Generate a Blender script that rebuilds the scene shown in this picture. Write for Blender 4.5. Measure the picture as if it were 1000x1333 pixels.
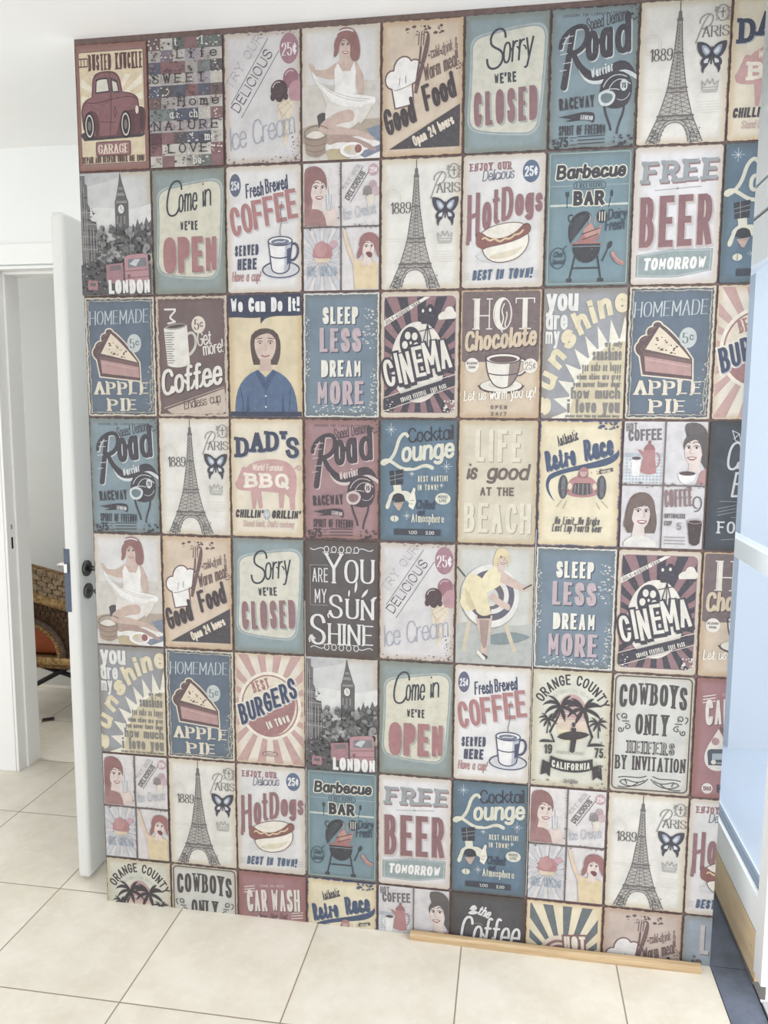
import bpy, bmesh, math, random
from mathutils import Matrix, Vector
from mathutils.geometry import tessellate_polygon

SC = bpy.context.scene
COL = SC.collection
for o in list(bpy.data.objects):
    bpy.data.objects.remove(o)

# ------------------------------------------------------------------ camera, light, exposure
cd = bpy.data.cameras.new('camera')
cam = bpy.data.objects.new('camera', cd)
COL.objects.link(cam)
cd.sensor_fit = 'HORIZONTAL'
cd.sensor_width = 36.0
cd.lens = 36.0 * 1025 / 1000
cd.clip_start = 0.02
RT = Vector((0.98721956, 0.15927741, 0.00531492))
DN = Vector((0.02418733, -0.11678509, -0.99286264))
FW = Vector((-0.15751988, 0.98030197, -0.11914502))
m = Matrix.Identity(4)
for r in range(3):
    m[r][0], m[r][1], m[r][2] = RT[r], -DN[r], -FW[r]
m.translation = (1.25721, -2.21417, 1.55831)
cam.matrix_world = m
SC.camera = cam

SC.view_settings.view_transform = 'Standard'
SC.view_settings.look = 'None'
SC.view_settings.gamma = 1
SC.view_settings.use_curve_mapping = False
SC.view_settings.exposure = 0.85

wd = bpy.data.worlds.new('world')
SC.world = wd
wd.use_nodes = True
bg = wd.node_tree.nodes['Background']
bg.inputs[0].default_value = (0.965, 0.98, 1.0, 1)
bg.inputs[1].default_value = 1.0

def area(name, loc, tgt, sx, sy, power, col=(1, 1, 1)):
    l = bpy.data.lights.new(name, 'AREA')
    l.shape = 'RECTANGLE'; l.size = sx; l.size_y = sy; l.energy = power; l.color = col
    o = bpy.data.objects.new(name, l)
    COL.objects.link(o)
    o.location = loc
    o.rotation_euler = (Vector(tgt) - Vector(loc)).to_track_quat('-Z', 'Y').to_euler()
    return o
area('window_daylight', (4.2, -2.4, 1.9), (0.9, -0.3, 0.7), 2.4, 2.2, 60, (0.97, 0.985, 1.0))
area('room_fill', (-3.1, 1.35, 1.5), (-1.2, 1.75, 1.0), 0.8, 1.4, 14)  # added fill light that brightens the far room, no window behind it
area('hall_fill', (0.75, 0.46, 2.58), (0.75, 0.46, 0), 1.6, 0.3, 2.6, (1, 0.98, 0.95))  # unseen fill added to lighten the corridor and door leaf, not a fitting

W, H = 0.222, 0.222 * 1.58           # one sign
U = W / 100                          # one drawing unit
Z0 = 2.608                           # top of the first row
XE = 1.856                           # right-hand end of the feature wall
ZC = 2.622                           # ceiling
KA = 0.70                            # ink albedo scale
def fade(c):
    """old, washed-out printing inks: low chroma, lifted blacks"""
    l = .3 * c[0] + .59 * c[1] + .11 * c[2]
    f = .74 if c[0] >= c[1] >= c[2] and c[1] - c[2] > c[0] - c[1] else .60
    return tuple((l + (v - l) * f) * .90 + 22 for v in c)

def lin(c, k=1.0):
    r = []
    for v in c[:3]:
        v /= 255.0
        v = v / 12.92 if v <= 0.04045 else ((v + 0.055) / 1.055) ** 2.4
        r.append(min(v * k, 0.93))
    return (*r, 1.0)

# ------------------------------------------------------------------ materials
MATS = {}
def newmat(name, rough=0.6, spec=0.3):
    mt = bpy.data.materials.new(name)
    mt.use_nodes = True
    nt = mt.node_tree
    b = nt.nodes['Principled BSDF']
    b.inputs['Roughness'].default_value = rough
    b.inputs['Specular IOR Level'].default_value = spec
    return mt, nt, b
def node(nt, typ, **kw):
    n = nt.nodes.new(typ)
    for k, v in kw.items():
        if k.startswith('i_'):
            key = k[2:]
            n.inputs[int(key) if key.isdigit() else key.replace('_', ' ')].default_value = v
        else:
            setattr(n, k, v)
    return n
def mixc(nt, fac, a, b, blend='MIX'):
    n = nt.nodes.new('ShaderNodeMix'); n.data_type = 'RGBA'; n.blend_type = blend
    for idx, v in ((0, fac), (6, a), (7, b)):
        if hasattr(v, 'is_output'):
            nt.links.new(v, n.inputs[idx])
        else:
            n.inputs[idx].default_value = v
    return n.outputs[2]
def math_(nt, op, a, b=None, c=None):
    n = nt.nodes.new('ShaderNodeMath'); n.operation = op
    for i, v in enumerate((a, b, c)):
        if v is None: continue
        if hasattr(v, 'is_output'): nt.links.new(v, n.inputs[i])
        else: n.inputs[i].default_value = v
    return n.outputs[0]
def ramp(nt, val, lo, hi):
    n = nt.nodes.new('ShaderNodeMapRange'); n.interpolation_type = 'SMOOTHSTEP'
    nt.links.new(val, n.inputs[0])
    n.inputs[1].default_value = lo; n.inputs[2].default_value = hi
    return n.outputs[0]
def noise(nt, vec, scale, detail=4, rough=0.6):
    n = nt.nodes.new('ShaderNodeTexNoise')
    n.inputs['Scale'].default_value = scale; n.inputs['Detail'].default_value = detail
    n.inputs['Roughness'].default_value = rough
    nt.links.new(vec, n.inputs['Vector'])
    return n.outputs[0]
def objco(nt):
    return nt.nodes.new('ShaderNodeTexCoord').outputs['Object']

def plain(name, col, rough=0.6, spec=0.3, var=0.04, scale=14, metal=0.0, bump=0.0, bscale=200):
    if name in MATS: return MATS[name]
    mt, nt, b = newmat(name, rough, spec)
    c = lin(col)
    d = tuple(x * (1 - 2.2 * var) for x in c[:3]) + (1,)
    n = noise(nt, objco(nt), scale)
    nt.links.new(mixc(nt, ramp(nt, n, 0.35, 0.7), c, d), b.inputs['Base Color'])
    b.inputs['Metallic'].default_value = metal
    if bump:
        bn = nt.nodes.new('ShaderNodeBump'); bn.inputs['Strength'].default_value = bump; bn.inputs['Distance'].default_value = 0.002
        nt.links.new(noise(nt, objco(nt), bscale), bn.inputs['Height'])
        nt.links.new(bn.outputs[0], b.inputs['Normal'])
    MATS[name] = mt
    return mt

def ink(col):
    key = 'print %d %d %d' % tuple(col)
    if key in MATS: return MATS[key]
    mt, nt, b = newmat(key, 0.55, 0.25)
    co = objco(nt)
    c = lin(fade(col), KA)
    lum = sum(c[:3]) / 3
    paper = tuple(x * 0.65 + 0.35 * (0.55 if lum < 0.35 else 0.30) for x in c[:3]) + (1,)
    mott = tuple(x * 0.86 for x in c[:3]) + (1,)
    a = mixc(nt, ramp(nt, noise(nt, co, 40, 3), 0.38, 0.72), c, mott)
    a = mixc(nt, ramp(nt, noise(nt, co, 190, 5, 0.7), 0.60, 0.74), a, paper)
    nt.links.new(a, b.inputs['Base Color'])
    MATS[key] = mt
    return mt

def panelmat(base, edge=(84, 68, 66), ew=1.6, amp=3.0, chip=None, chipw=0.0, mott=0.12):
    """printed plate: base colour, blotchy ageing, grimy worn border with its own ragged outline"""
    key = 'plate %s %s %g %g %s %g' % (base, edge, ew, amp, chip, chipw)
    if key in MATS: return MATS[key]
    mt, nt, b = newmat(key[:60], 0.55, 0.25)
    co = objco(nt)
    sep = nt.nodes.new('ShaderNodeSeparateXYZ'); nt.links.new(co, sep.inputs[0])
    dx = math_(nt, 'SUBTRACT', 0.49 * W, math_(nt, 'ABSOLUTE', sep.outputs[0]))
    dz = math_(nt, 'SUBTRACT', 0.494 * H, math_(nt, 'ABSOLUTE', math_(nt, 'SUBTRACT', sep.outputs[2], H / 2)))
    d = math_(nt, 'MINIMUM', dx, dz)
    ng = math_(nt, 'SUBTRACT', noise(nt, co, 38, 6, 0.72), 0.5)
    d2 = math_(nt, 'ADD', d, math_(nt, 'MULTIPLY', ng, amp * U * 1.8))
    c = lin(fade(base), KA)
    mo = tuple(x * (1 - mott * 1.4) for x in c[:3]) + (1,)
    a = mixc(nt, ramp(nt, noise(nt, co, 16, 5), 0.36, 0.72), c, mo)
    a = mixc(nt, ramp(nt, noise(nt, co, 120, 5, 0.7), 0.60, 0.76), a, tuple(x * 0.8 for x in c[:3]) + (1,))
    # soft browning towards the rim of the print
    tan = tuple(x * y for x, y in zip(c[:3], (0.80, 0.72, 0.62))) + (1,)
    a = mixc(nt, math_(nt, 'SUBTRACT', 1.0, ramp(nt, d2, 0.5 * U, 11 * U)), a, tan)
    if chip:
        a = mixc(nt, math_(nt, 'SUBTRACT', 1.0, ramp(nt, d2, chipw * U - 0.0004, chipw * U + 0.0004)), a, lin(fade(chip), KA))
    e = math_(nt, 'SUBTRACT', 1.0, ramp(nt, d2, ew * U * 0.1, ew * U * .72))
    a = mixc(nt, e, a, lin(edge, KA))
    nt.links.new(a, b.inputs['Base Color'])
    MATS[key] = mt
    return mt

# ------------------------------------------------------------------ object helpers
def tag(o, label=None, cat=None, group=None, kind=None):
    if label: o['label'] = label
    if cat: o['category'] = cat
    if group: o['group'] = group
    if kind: o['kind'] = kind
    return o
def empty(name, loc, rz=0.0):
    o = bpy.data.objects.new(name, None)
    o.empty_display_size = 0.05
    COL.objects.link(o); o.location = loc; o.rotation_euler = (0, 0, rz)
    return o
def link(name, me, parent=None):
    o = bpy.data.objects.new(name, me)
    COL.objects.link(o)
    if parent: o.parent = parent
    return o
def meshobj(name, bm, mats, parent=None, smooth=False):
    me = bpy.data.meshes.new(name)
    bm.normal_update()
    bm.to_mesh(me); bm.free()
    for mt in (mats if isinstance(mats, (list, tuple)) else [mats]):
        me.materials.append(mt)
    if smooth:
        for p in me.polygons: p.use_smooth = True
    return link(name, me, parent)
def add_box(bm, x0, x1, y0, y1, z0, z1, mi=0, bev=0.0):
    vs = [bm.verts.new((x, y, z)) for x in (x0, x1) for y in (y0, y1) for z in (z0, z1)]
    fs = [bm.faces.new([vs[i] for i in q]) for q in ((0, 1, 3, 2), (4, 6, 7, 5), (0, 4, 5, 1), (2, 3, 7, 6), (0, 2, 6, 4), (1, 5, 7, 3))]
    for f in fs: f.material_index = mi
    if bev:
        es = list({e for f in fs for e in f.edges})
        bmesh.ops.bevel(bm, geom=es, offset=bev, segments=3, affect='EDGES', profile=0.5)
    return vs
def box(name, x0, x1, y0, y1, z0, z1, mat, parent=None, bev=0.0):
    bm = bmesh.new(); add_box(bm, x0, x1, y0, y1, z0, z1, 0, bev)
    return meshobj(name, bm, mat, parent)
def add_tube(bm, pts, r, n=12, mi=0):
    pts = [Vector(p) for p in pts]
    rings = []
    for i, p in enumerate(pts):
        t = (pts[min(i + 1, len(pts) - 1)] - pts[max(i - 1, 0)]).normalized()
        a = t.cross(Vector((0, 0, 1)))
        if a.length < 1e-3: a = t.cross(Vector((1, 0, 0)))
        a.normalize(); b = t.cross(a)
        rr = r[i] if isinstance(r, (list, tuple)) else r
        rings.append([bm.verts.new(p + rr * (math.cos(k * 2 * math.pi / n) * a + math.sin(k * 2 * math.pi / n) * b)) for k in range(n)])
    for q in range(len(rings) - 1):
        for k in range(n):
            f = bm.faces.new((rings[q][k], rings[q][(k + 1) % n], rings[q + 1][(k + 1) % n], rings[q + 1][k])); f.material_index = mi; f.smooth = True
    for ring in (rings[0], rings[-1][::-1]):
        f = bm.faces.new(ring[::-1]); f.material_index = mi

# ------------------------------------------------------------------ drawing: paths, strokes, letters
def flat(d, n=7):
    """flatten a small SVG path (M L C Q Z) into [(points, closed)]"""
    out = []; cur = None; i = 0
    tk = []
    num = ''
    for ch in d + ' ':
        if ch.isalpha() or ch in ' ,' or (ch == '-' and num):
            if num: tk.append(float(num)); num = ''
            if ch.isalpha(): tk.append(ch)
            elif ch == '-': num = '-'
        else: num += ch
    cmd = None
    while i < len(tk):
        if isinstance(tk[i], str):
            cmd = tk[i]; i += 1
            if cmd == 'Z':
                out[-1][1] = True
            continue
        if cmd == 'M':
            cur = [(tk[i], tk[i + 1])]; out.append([cur, False]); i += 2; cmd = 'L'
        elif cmd == 'L':
            cur.append((tk[i], tk[i + 1])); i += 2
        elif cmd == 'C':
            p0 = cur[-1]; a = tk[i:i + 6]; i += 6
            for k in range(1, n + 1):
                t = k / n; s = 1 - t
                cur.append(tuple(s ** 3 * p0[j] + 3 * s * s * t * a[j] + 3 * s * t * t * a[2 + j] + t ** 3 * a[4 + j] for j in (0, 1)))
        elif cmd == 'Q':
            p0 = cur[-1]; a = tk[i:i + 4]; i += 4
            for k in range(1, n + 1):
                t = k / n; s = 1 - t
                cur.append(tuple(s * s * p0[j] + 2 * s * t * a[j] + t * t * a[2 + j] for j in (0, 1)))
    res = []
    for pts, cl in out:
        q = [pts[0]]
        for p in pts[1:]:
            if abs(p[0] - q[-1][0]) + abs(p[1] - q[-1][1]) > 1e-6: q.append(p)
        if cl and len(q) > 2 and abs(q[0][0] - q[-1][0]) + abs(q[0][1] - q[-1][1]) < 1e-6: q.pop()
        res.append((q, cl))
    return res

def strip(pts, wf, closed=False, cap='s'):
    """widen a polyline into quads; wf(dx, dy, t) gives the width; sharp corners are split with square ends"""
    n = len(pts)
    if n == 1:
        w = wf(0, 1, 0.5) / 2; x, y = pts[0]
        return [[(x - w, y - w), (x + w, y - w), (x + w, y + w), (x - w, y + w)]]
    segs = [(pts[i], pts[(i + 1) % n]) for i in range(n if closed else n - 1)]
    D = []
    for a, b in segs:
        L = math.hypot(b[0] - a[0], b[1] - a[1]) or 1e-9
        D.append(((b[0] - a[0]) / L, (b[1] - a[1]) / L))
    m_ = len(segs)
    faces = []
    def off(i, side_prev):
        pass
    ends = []
    for k in range(m_):
        (a, b), d = segs[k], D[k]
        t0, t1 = k / m_, (k + 1) / m_
        w0, w1 = wf(d[0], d[1], t0) / 2, wf(d[0], d[1], t1) / 2
        nx, ny = -d[1], d[0]
        def corner(p, w, kp, kn, first):
            # join between seg kp and kn at p
            if kp is None or kn is None:
                e = w if cap == 's' else 0.0
                s = -e if first else e
                q = (p[0] + d[0] * s, p[1] + d[1] * s)
                return (q[0] + nx * w, q[1] + ny * w), (q[0] - nx * w, q[1] - ny * w)
            d0, d1 = D[kp], D[kn]
            c = d0[0] * d1[0] + d0[1] * d1[1]
            if c < -0.55:
                s = -w * 0.5 if first else w * 0.5
                q = (p[0] + d[0] * s, p[1] + d[1] * s)
                return (q[0] + nx * w, q[1] + ny * w), (q[0] - nx * w, q[1] - ny * w)
            bx, by = -(d0[1] + d1[1]), d0[0] + d1[0]
            L = math.hypot(bx, by); bx /= L; by /= L
            ct = max(bx * nx + by * ny, 0.35)
            wa = wf(d0[0], d0[1], t0 if first else t1) / 2; wb = wf(d1[0], d1[1], t0 if first else t1) / 2
            ww = (wa + wb) / 2 if abs(c) > 0.7 else w
            return (p[0] + bx * ww / ct, p[1] + by * ww / ct), (p[0] - bx * ww / ct, p[1] - by * ww / ct)
        kp = (k - 1) % m_ if (closed or k > 0) else None
        kn = (k + 1) % m_ if (closed or k < m_ - 1) else None
        A, B = corner(a, w0, kp, k if kp is not None else None, True)
        Cc, Dd = corner(b, w1, k if kn is not None else None, kn, False)
        if (Cc[0] - A[0]) * d[0] + (Cc[1] - A[1]) * d[1] < 0: A = Cc = ((A[0] + Cc[0]) / 2, (A[1] + Cc[1]) / 2)
        if (Dd[0] - B[0]) * d[0] + (Dd[1] - B[1]) * d[1] < 0: B = Dd = ((B[0] + Dd[0]) / 2, (B[1] + Dd[1]) / 2)
        faces.append([A, B, Dd, Cc])
    if cap == 'r' and not closed:
        for p, d, t in ((pts[0], D[0], 0), (pts[-1], D[-1], 1)):
            w = wf(d[0], d[1], t) / 2
            faces.append([(p[0] + w * math.cos(q * math.pi / 4), p[1] + w * math.sin(q * math.pi / 4)) for q in range(8)])
    return faces

GL = {
'A': 'M0 0L3 10L6 0M1.1 3.4L4.9 3.4', 'B': 'M0 0L0 10L3 10C6 10 6 5.3 3 5.3L0 5.3M3 5.3C7 5.3 7 0 3 0L0 0',
'C': 'M6 7.6C5.5 9.4 4.6 10 3.2 10C.8 10 0 7.8 0 5C0 2.2 .8 0 3.2 0C4.6 0 5.5 .6 6 2.4',
'D': 'M0 0L0 10L2.5 10C5.2 10 6 7.5 6 5C6 2.5 5.2 0 2.5 0L0 0', 'E': 'M5.2 10L0 10L0 0L5.2 0M0 5.2L4.3 5.2', 'F': 'M5.2 10L0 10L0 0M0 5.2L4.3 5.2',
'G': 'M6 7.6C5.5 9.4 4.6 10 3.2 10C.8 10 0 7.8 0 5C0 2.2 .8 0 3.2 0C4.8 0 6 .8 6 2L6 4.6L3.6 4.6', 'H': 'M0 0L0 10M6 0L6 10M0 5.1L6 5.1',
'I': 'M0 0L0 10', 'J': 'M4 10L4 2.5C4 -.5 0 -.8 0 2.2', 'K': 'M0 0L0 10M5.8 10L0 4.2M1.8 6L6 0', 'L': 'M0 10L0 0L5 0', 'M': 'M0 0L0 10L3.5 2.5L7 10L7 0',
'N': 'M0 0L0 10L6 0L6 10', 'O': 'M3.2 10C.8 10 0 7.8 0 5C0 2.2 .8 0 3.2 0C5.6 0 6.4 2.2 6.4 5C6.4 7.8 5.6 10 3.2 10Z',
'P': 'M0 0L0 10L3 10C6.6 10 6.6 4.6 3 4.6L0 4.6', 'Q': 'M3.2 10C.8 10 0 7.8 0 5C0 2.2 .8 0 3.2 0C5.6 0 6.4 2.2 6.4 5C6.4 7.8 5.6 10 3.2 10ZM3.8 2.6L6.6 -.8',
'R': 'M0 0L0 10L3 10C6.6 10 6.6 4.6 3 4.6L0 4.6M3 4.6L6 0', 'S': 'M5.6 7.8C5.2 9.4 4.3 10 3 10C1.2 10 .2 9 .2 7.6C.2 4.6 5.8 5.6 5.8 2.5C5.8 .9 4.6 0 3 0C1.4 0 .4 .8 0 2.5',
'T': 'M0 10L6 10M3 10L3 0', 'U': 'M0 10L0 3C0 .8 1.2 0 3 0C4.8 0 6 .8 6 3L6 10', 'V': 'M0 10L3 0L6 10', 'W': 'M0 10L2 0L4.2 8.5L6.4 0L8.4 10', 'X': 'M0 10L6 0M6 10L0 0',
'Y': 'M0 10L3 5L6 10M3 5L3 0', 'Z': 'M0 10L6 10L0 0L6 0',
'a': 'M4.6 6.8L4.6 0M4.6 3.4C4.6 5.6 3.8 6.8 2.4 6.8C.8 6.8 0 5.4 0 3.4C0 1.4 .8 0 2.4 0C3.8 0 4.6 1.2 4.6 3.4',
'b': 'M0 10L0 0M0 3.4C0 5.6 .8 6.8 2.2 6.8C3.8 6.8 4.6 5.4 4.6 3.4C4.6 1.4 3.8 0 2.2 0C.8 0 0 1.2 0 3.4', 'c': 'M4.4 5.2C4 6.4 3.3 6.8 2.4 6.8C.8 6.8 0 5.4 0 3.4C0 1.4 .8 0 2.4 0C3.3 0 4 .4 4.4 1.6',
'd': 'M4.6 10L4.6 0M4.6 3.4C4.6 5.6 3.8 6.8 2.4 6.8C.8 6.8 0 5.4 0 3.4C0 1.4 .8 0 2.4 0C3.8 0 4.6 1.2 4.6 3.4', 'e': 'M0 3.6L4.5 3.6C4.5 5.6 3.8 6.8 2.3 6.8C.8 6.8 0 5.4 0 3.4C0 1.3 .9 0 2.5 0C3.4 0 4.1 .5 4.5 1.6',
'f': 'M3.4 9.6C2 10.4 1.3 9.6 1.3 8L1.3 0M0 6.4L3.2 6.4', 'g': 'M4.6 3.4C4.6 5.6 3.8 6.8 2.4 6.8C.8 6.8 0 5.4 0 3.4C0 1.4 .8 0 2.4 0C3.8 0 4.6 1.2 4.6 3.4M4.6 6.8L4.6 -.8C4.6 -3 2 -3.4 .4 -2.2',
'h': 'M0 0L0 10M0 4.2C.4 6 1.4 6.8 2.5 6.8C3.8 6.8 4.4 5.9 4.4 4.4L4.4 0', 'i': 'M0 0L0 6.2M0 9.6L0 9.7', 'j': 'M1.4 6.8L1.4 -1.2C1.4 -2.8 .5 -3 -.4 -2.8M1.4 9.2L1.4 9.5', 'k': 'M0 0L0 10M4.2 6.8L0 2.6M1.4 4L4.4 0',
'l': 'M0 0L0 10', 'm': 'M0 0L0 6.8M0 4.4C.3 6 1 6.8 2 6.8C3.1 6.8 3.5 6 3.5 4.6L3.5 0M3.5 4.6C3.8 6 4.6 6.8 5.5 6.8C6.6 6.8 7 6 7 4.6L7 0', 'n': 'M0 0L0 6.8M0 4.2C.4 6 1.4 6.8 2.5 6.8C3.8 6.8 4.4 5.9 4.4 4.4L4.4 0',
'o': 'M2.3 6.8C.7 6.8 0 5.4 0 3.4C0 1.4 .7 0 2.3 0C3.9 0 4.6 1.4 4.6 3.4C4.6 5.4 3.9 6.8 2.3 6.8Z', 'p': 'M0 6.8L0 -3M0 3.4C0 5.6 .8 6.8 2.2 6.8C3.8 6.8 4.6 5.4 4.6 3.4C4.6 1.4 3.8 0 2.2 0C.8 0 0 1.2 0 3.4',
'q': 'M4.6 6.8L4.6 -3M4.6 3.4C4.6 5.6 3.8 6.8 2.4 6.8C.8 6.8 0 5.4 0 3.4C0 1.4 .8 0 2.4 0C3.8 0 4.6 1.2 4.6 3.4', 'r': 'M0 0L0 6.8M0 4.2C.4 6 1.4 6.9 3 6.6', 's': 'M4 5.3C3.7 6.4 3 6.8 2.1 6.8C.9 6.8 .2 6.1 .2 5.2C.2 3.2 4.2 3.8 4.2 1.7C4.2 .6 3.3 0 2.1 0C1 0 .3 .5 0 1.6',
't': 'M1.3 9L1.3 1.6C1.3 .2 2 -.1 3.2 .2M0 6.5L3 6.5', 'u': 'M0 6.8L0 2.4C0 .8 .7 0 1.9 0C3 0 4 .8 4.4 2.4M4.4 6.8L4.4 0', 'v': 'M0 6.8L2.2 0L4.4 6.8', 'w': 'M0 6.8L1.6 0L3.2 6L4.8 0L6.4 6.8', 'x': 'M0 6.8L4.4 0M4.4 6.8L0 0',
'y': 'M0 6.8L2.3 .2M4.6 6.8L1.6 -2C1.2 -3 .6 -3.2 -.2 -3', 'z': 'M0 6.8L4.2 6.8L0 0L4.2 0',
'0': 'M2.8 10C.8 10 0 7.8 0 5C0 2.2 .8 0 2.8 0C4.8 0 5.6 2.2 5.6 5C5.6 7.8 4.8 10 2.8 10Z', '1': 'M0 8L2 10L2 0', '2': 'M0 7.6C.3 9.2 1.3 10 2.7 10C4.3 10 5.3 9 5.3 7.3C5.3 5 1.5 3 0 0L5.4 0', '3': 'M.2 8C.6 9.4 1.5 10 2.7 10C6 10 6 5.3 2.6 5.3C6.6 5.3 6.6 0 2.6 0C1.2 0 .3 .8 0 2.2',
'4': 'M4.2 0L4.2 10L0 3L5.8 3', '5': 'M5 10L.8 10L.4 5.6C3.5 7.2 5.6 5.8 5.6 3.2C5.6 1 4.3 0 2.7 0C1.3 0 .3 .8 0 2', '7': 'M0 10L5.4 10L2 0', '6': 'M4.6 10C2 9 .2 6 .1 3.2C.1 1.2 1 0 2.7 0C4.4 0 5.4 1.2 5.4 3.2C5.4 5.2 4.4 6.2 2.8 6.2C1.4 6.2 .5 5.2 .1 3.6', '8': 'M2.8 5.3C0 5.3 0 10 2.8 10C5.6 10 5.6 5.3 2.8 5.3C-.9 5.3 -.9 0 2.8 0C6.5 0 6.5 5.3 2.8 5.3Z',
'9': 'M5.4 6.8C5.4 5 4.4 4 2.8 4C1 4 .1 5.2 .1 7C.1 8.8 1 10 2.8 10C4.6 10 5.5 8.8 5.5 6.5C5.5 2.5 4.3 0 2.2 0C1.2 0 .6 .5 .3 1.6',
"'": 'M.4 10L0 7.8', '!': 'M0 10L0 4.6M0 0L0 .1', '.': 'M0 0L0 .2', ',': 'M.4 .2L0 -1.6', '-': 'M0 4.6L2.6 4.6', '/': 'M0 0L3 10', '&': 'M5.6 0L1 7.6C.4 9 1 10 2.2 10C4.4 10 4.4 7.4 1.4 5.6C-.6 4.4 -.2 0 2.4 0C4.2 0 5.2 1.6 5.4 4',
'c/': 'M4 6.6C3.7 7.5 3.1 8 2.3 8C.8 8 0 6.6 0 5C0 3.4 .8 2 2.3 2C3.1 2 3.7 2.5 4 3.4M2.3 1L2.3 9',
}
GP = {}
def glyph(ch):
    if ch not in GP:
        fl = flat(GL[ch])
        xs = [p[0] for pts, c in fl for p in pts]
        GP[ch] = (fl, min(xs), max(xs))
    return GP[ch]

class Sign:
    def __init__(s, **mat):
        s.mat = mat; s.parts = []; s.z = 1; s.tf = [(1, 0, 0, 1, 0, 0)]
    def part(s, name):
        s.parts.append({'name': name, 'polys': []}); return s
    def push(s, sx, sy, tx, ty):
        a, b, c, d, e, f = s.tf[-1]
        s.tf.append((a * sx, 0, 0, d * sy, a * tx + e, d * ty + f))
    def pop(s): s.tf.pop()
    def add(s, col, polys):
        a, b, c, d, e, f = s.tf[-1]
        q = [[(a * x + e, d * y + f) for x, y in p] for p in polys]
        s.parts[-1]['polys'].append((tuple(col), s.z, q)); s.z += 1
    # filled path
    def P(s, col, path, n=7):
        tris = []
        for pts, cl in flat(path, n):
            if len(pts) < 3: continue
            for t in tessellate_polygon([[Vector((x, y, 0)) for x, y in pts]]):
                tris.append([pts[i] for i in t])
        s.add(col, tris)
    def K(s, col, wt, path, cap='r', n=7):
        fs = []
        for pts, cl in flat(path, n): fs += strip(pts, lambda a, b, t: wt, cl, cap)
        s.add(col, fs)
    def taper(s, col, w0, w1, path):
        fs = []
        for pts, cl in flat(path, 9): fs += strip(pts, lambda a, b, t: w0 + (w1 - w0) * t, cl, 'r')
        s.add(col, fs)
    def E(s, col, cx, cy, rx, ry=None, n=28, rot=0):
        ry = ry or rx; c_, s_ = math.cos(rot), math.sin(rot)
        s.add(col, [[(cx + rx * math.cos(k * 2 * math.pi / n) * c_ - ry * math.sin(k * 2 * math.pi / n) * s_,
                      cy + rx * math.cos(k * 2 * math.pi / n) * s_ + ry * math.sin(k * 2 * math.pi / n) * c_) for k in range(n)]])
    def O(s, col, wt, cx, cy, rx, ry=None, n=28):
        ry = ry or rx
        s.add(col, strip([(cx + rx * math.cos(k * 2 * math.pi / n), cy + ry * math.sin(k * 2 * math.pi / n)) for k in range(n)], lambda a, b, t: wt, True))
    def R(s, col, x0, y0, x1, y1, r=0):
        s.add(col, [rrect(x0, y0, x1, y1, r)])
    def RO(s, col, wt, x0, y0, x1, y1, r=0):
        s.add(col, strip(rrect(x0, y0, x1, y1, r), lambda a, b, t: wt, True))
    def G(s, col, *pts): s.P(col, 'M' + 'L'.join('%g %g' % p for p in pts) + 'Z')
    def rays(s, col, cx, cy, n, a0=0, duty=0.5, R=130, x0=2, y0=2, x1=98, y1=156, r0=0):
        fs = []
        for k in range(n):
            t0 = a0 + k * 2 * math.pi / n; t1 = t0 + duty * 2 * math.pi / n
            p = [(cx + r0 * math.cos(t0), cy + r0 * math.sin(t0)), (cx + R * math.cos(t0), cy + R * math.sin(t0)), (cx + R * math.cos(t1), cy + R * math.sin(t1))]
            if r0: p.append((cx + r0 * math.cos(t1), cy + r0 * math.sin(t1)))
            p = clip_rect(p, x0, y0, x1, y1)
            if len(p) > 2: fs.append(p)
        s.add(col, fs)
    def rag(s, col, inset, wt, jit, seed, x0=0, y0=0, x1=100, y1=158):
        """ragged worn line running round the print"""
        rd = random.Random(seed); pts = []
        a, b, c, d = x0 + inset, y0 + inset, x1 - inset, y1 - inset
        def run(p, q, n):
            for k in range(n):
                t = k / n
                pts.append((p[0] + (q[0] - p[0]) * t + rd.uniform(-jit, jit), p[1] + (q[1] - p[1]) * t + rd.uniform(-jit, jit)))
        run((a, b), (c, b), 26); run((c, b), (c, d), 40); run((c, d), (a, d), 26); run((a, d), (a, b), 40)
        ws = [wt * rd.uniform(0.3, 1.5) for _ in range(200)]
        s.add(col, strip(pts, lambda p, q, t: ws[int(t * 131)], True))
    def flecks(s, col, n, seed, x0, y0, x1, y1, size=1.2):
        rd = random.Random(seed); fs = []
        for k in range(n):
            x, y = rd.uniform(x0, x1), rd.uniform(y0, y1); r = size * rd.uniform(0.3, 1.3)
            a = rd.uniform(0, 6.28)
            fs.append([(x + r * rd.uniform(0.5, 1.4) * math.cos(a + q * 1.05), y + r * rd.uniform(0.4, 1.0) * math.sin(a + q * 1.05)) for q in range(6)])
        s.add(col, fs)
    def T(s, col, st, x, y, h, w=None, wt=2.0, f='sans', sk=0.0, rot=0.0, al='l', arc=None, warp=None, g=None, thin=None, ew=0.0, dx=0.0, dy=0.0, sl=None, flip=False):
        """letters: x,y = baseline start (or centre), h = capital height, w = total width, wt = stem"""
        st = st.replace('¢', '\x01')
        chars = ['c/' if c == '\x01' else c for c in st]
        sy = (h - wt) / 10.0
        slab = f in ('slab', 'serif')
        if thin is None: thin = {'serif': 0.35, 'slab': 0.75}.get(f, 1.0) * wt
        if sl is None: sl = wt * (0.85 if f == 'slab' else 0.75)
        if g is None: g = 0.08 * h + (sl * 0.9 if slab else 0)
        if f == 'script': g = 0.02 * h; sk = sk or 0.28
        gw = sum(glyph(c)[2] - glyph(c)[1] if c != ' ' else 3.0 for c in chars)
        ng = len(chars) - 1
        if w is None: sx = sy * 0.85
        else: sx = max((w - wt - ng * (wt + g)) / max(gw, 0.1), 0.02) if gw > 0.01 else sy
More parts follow.
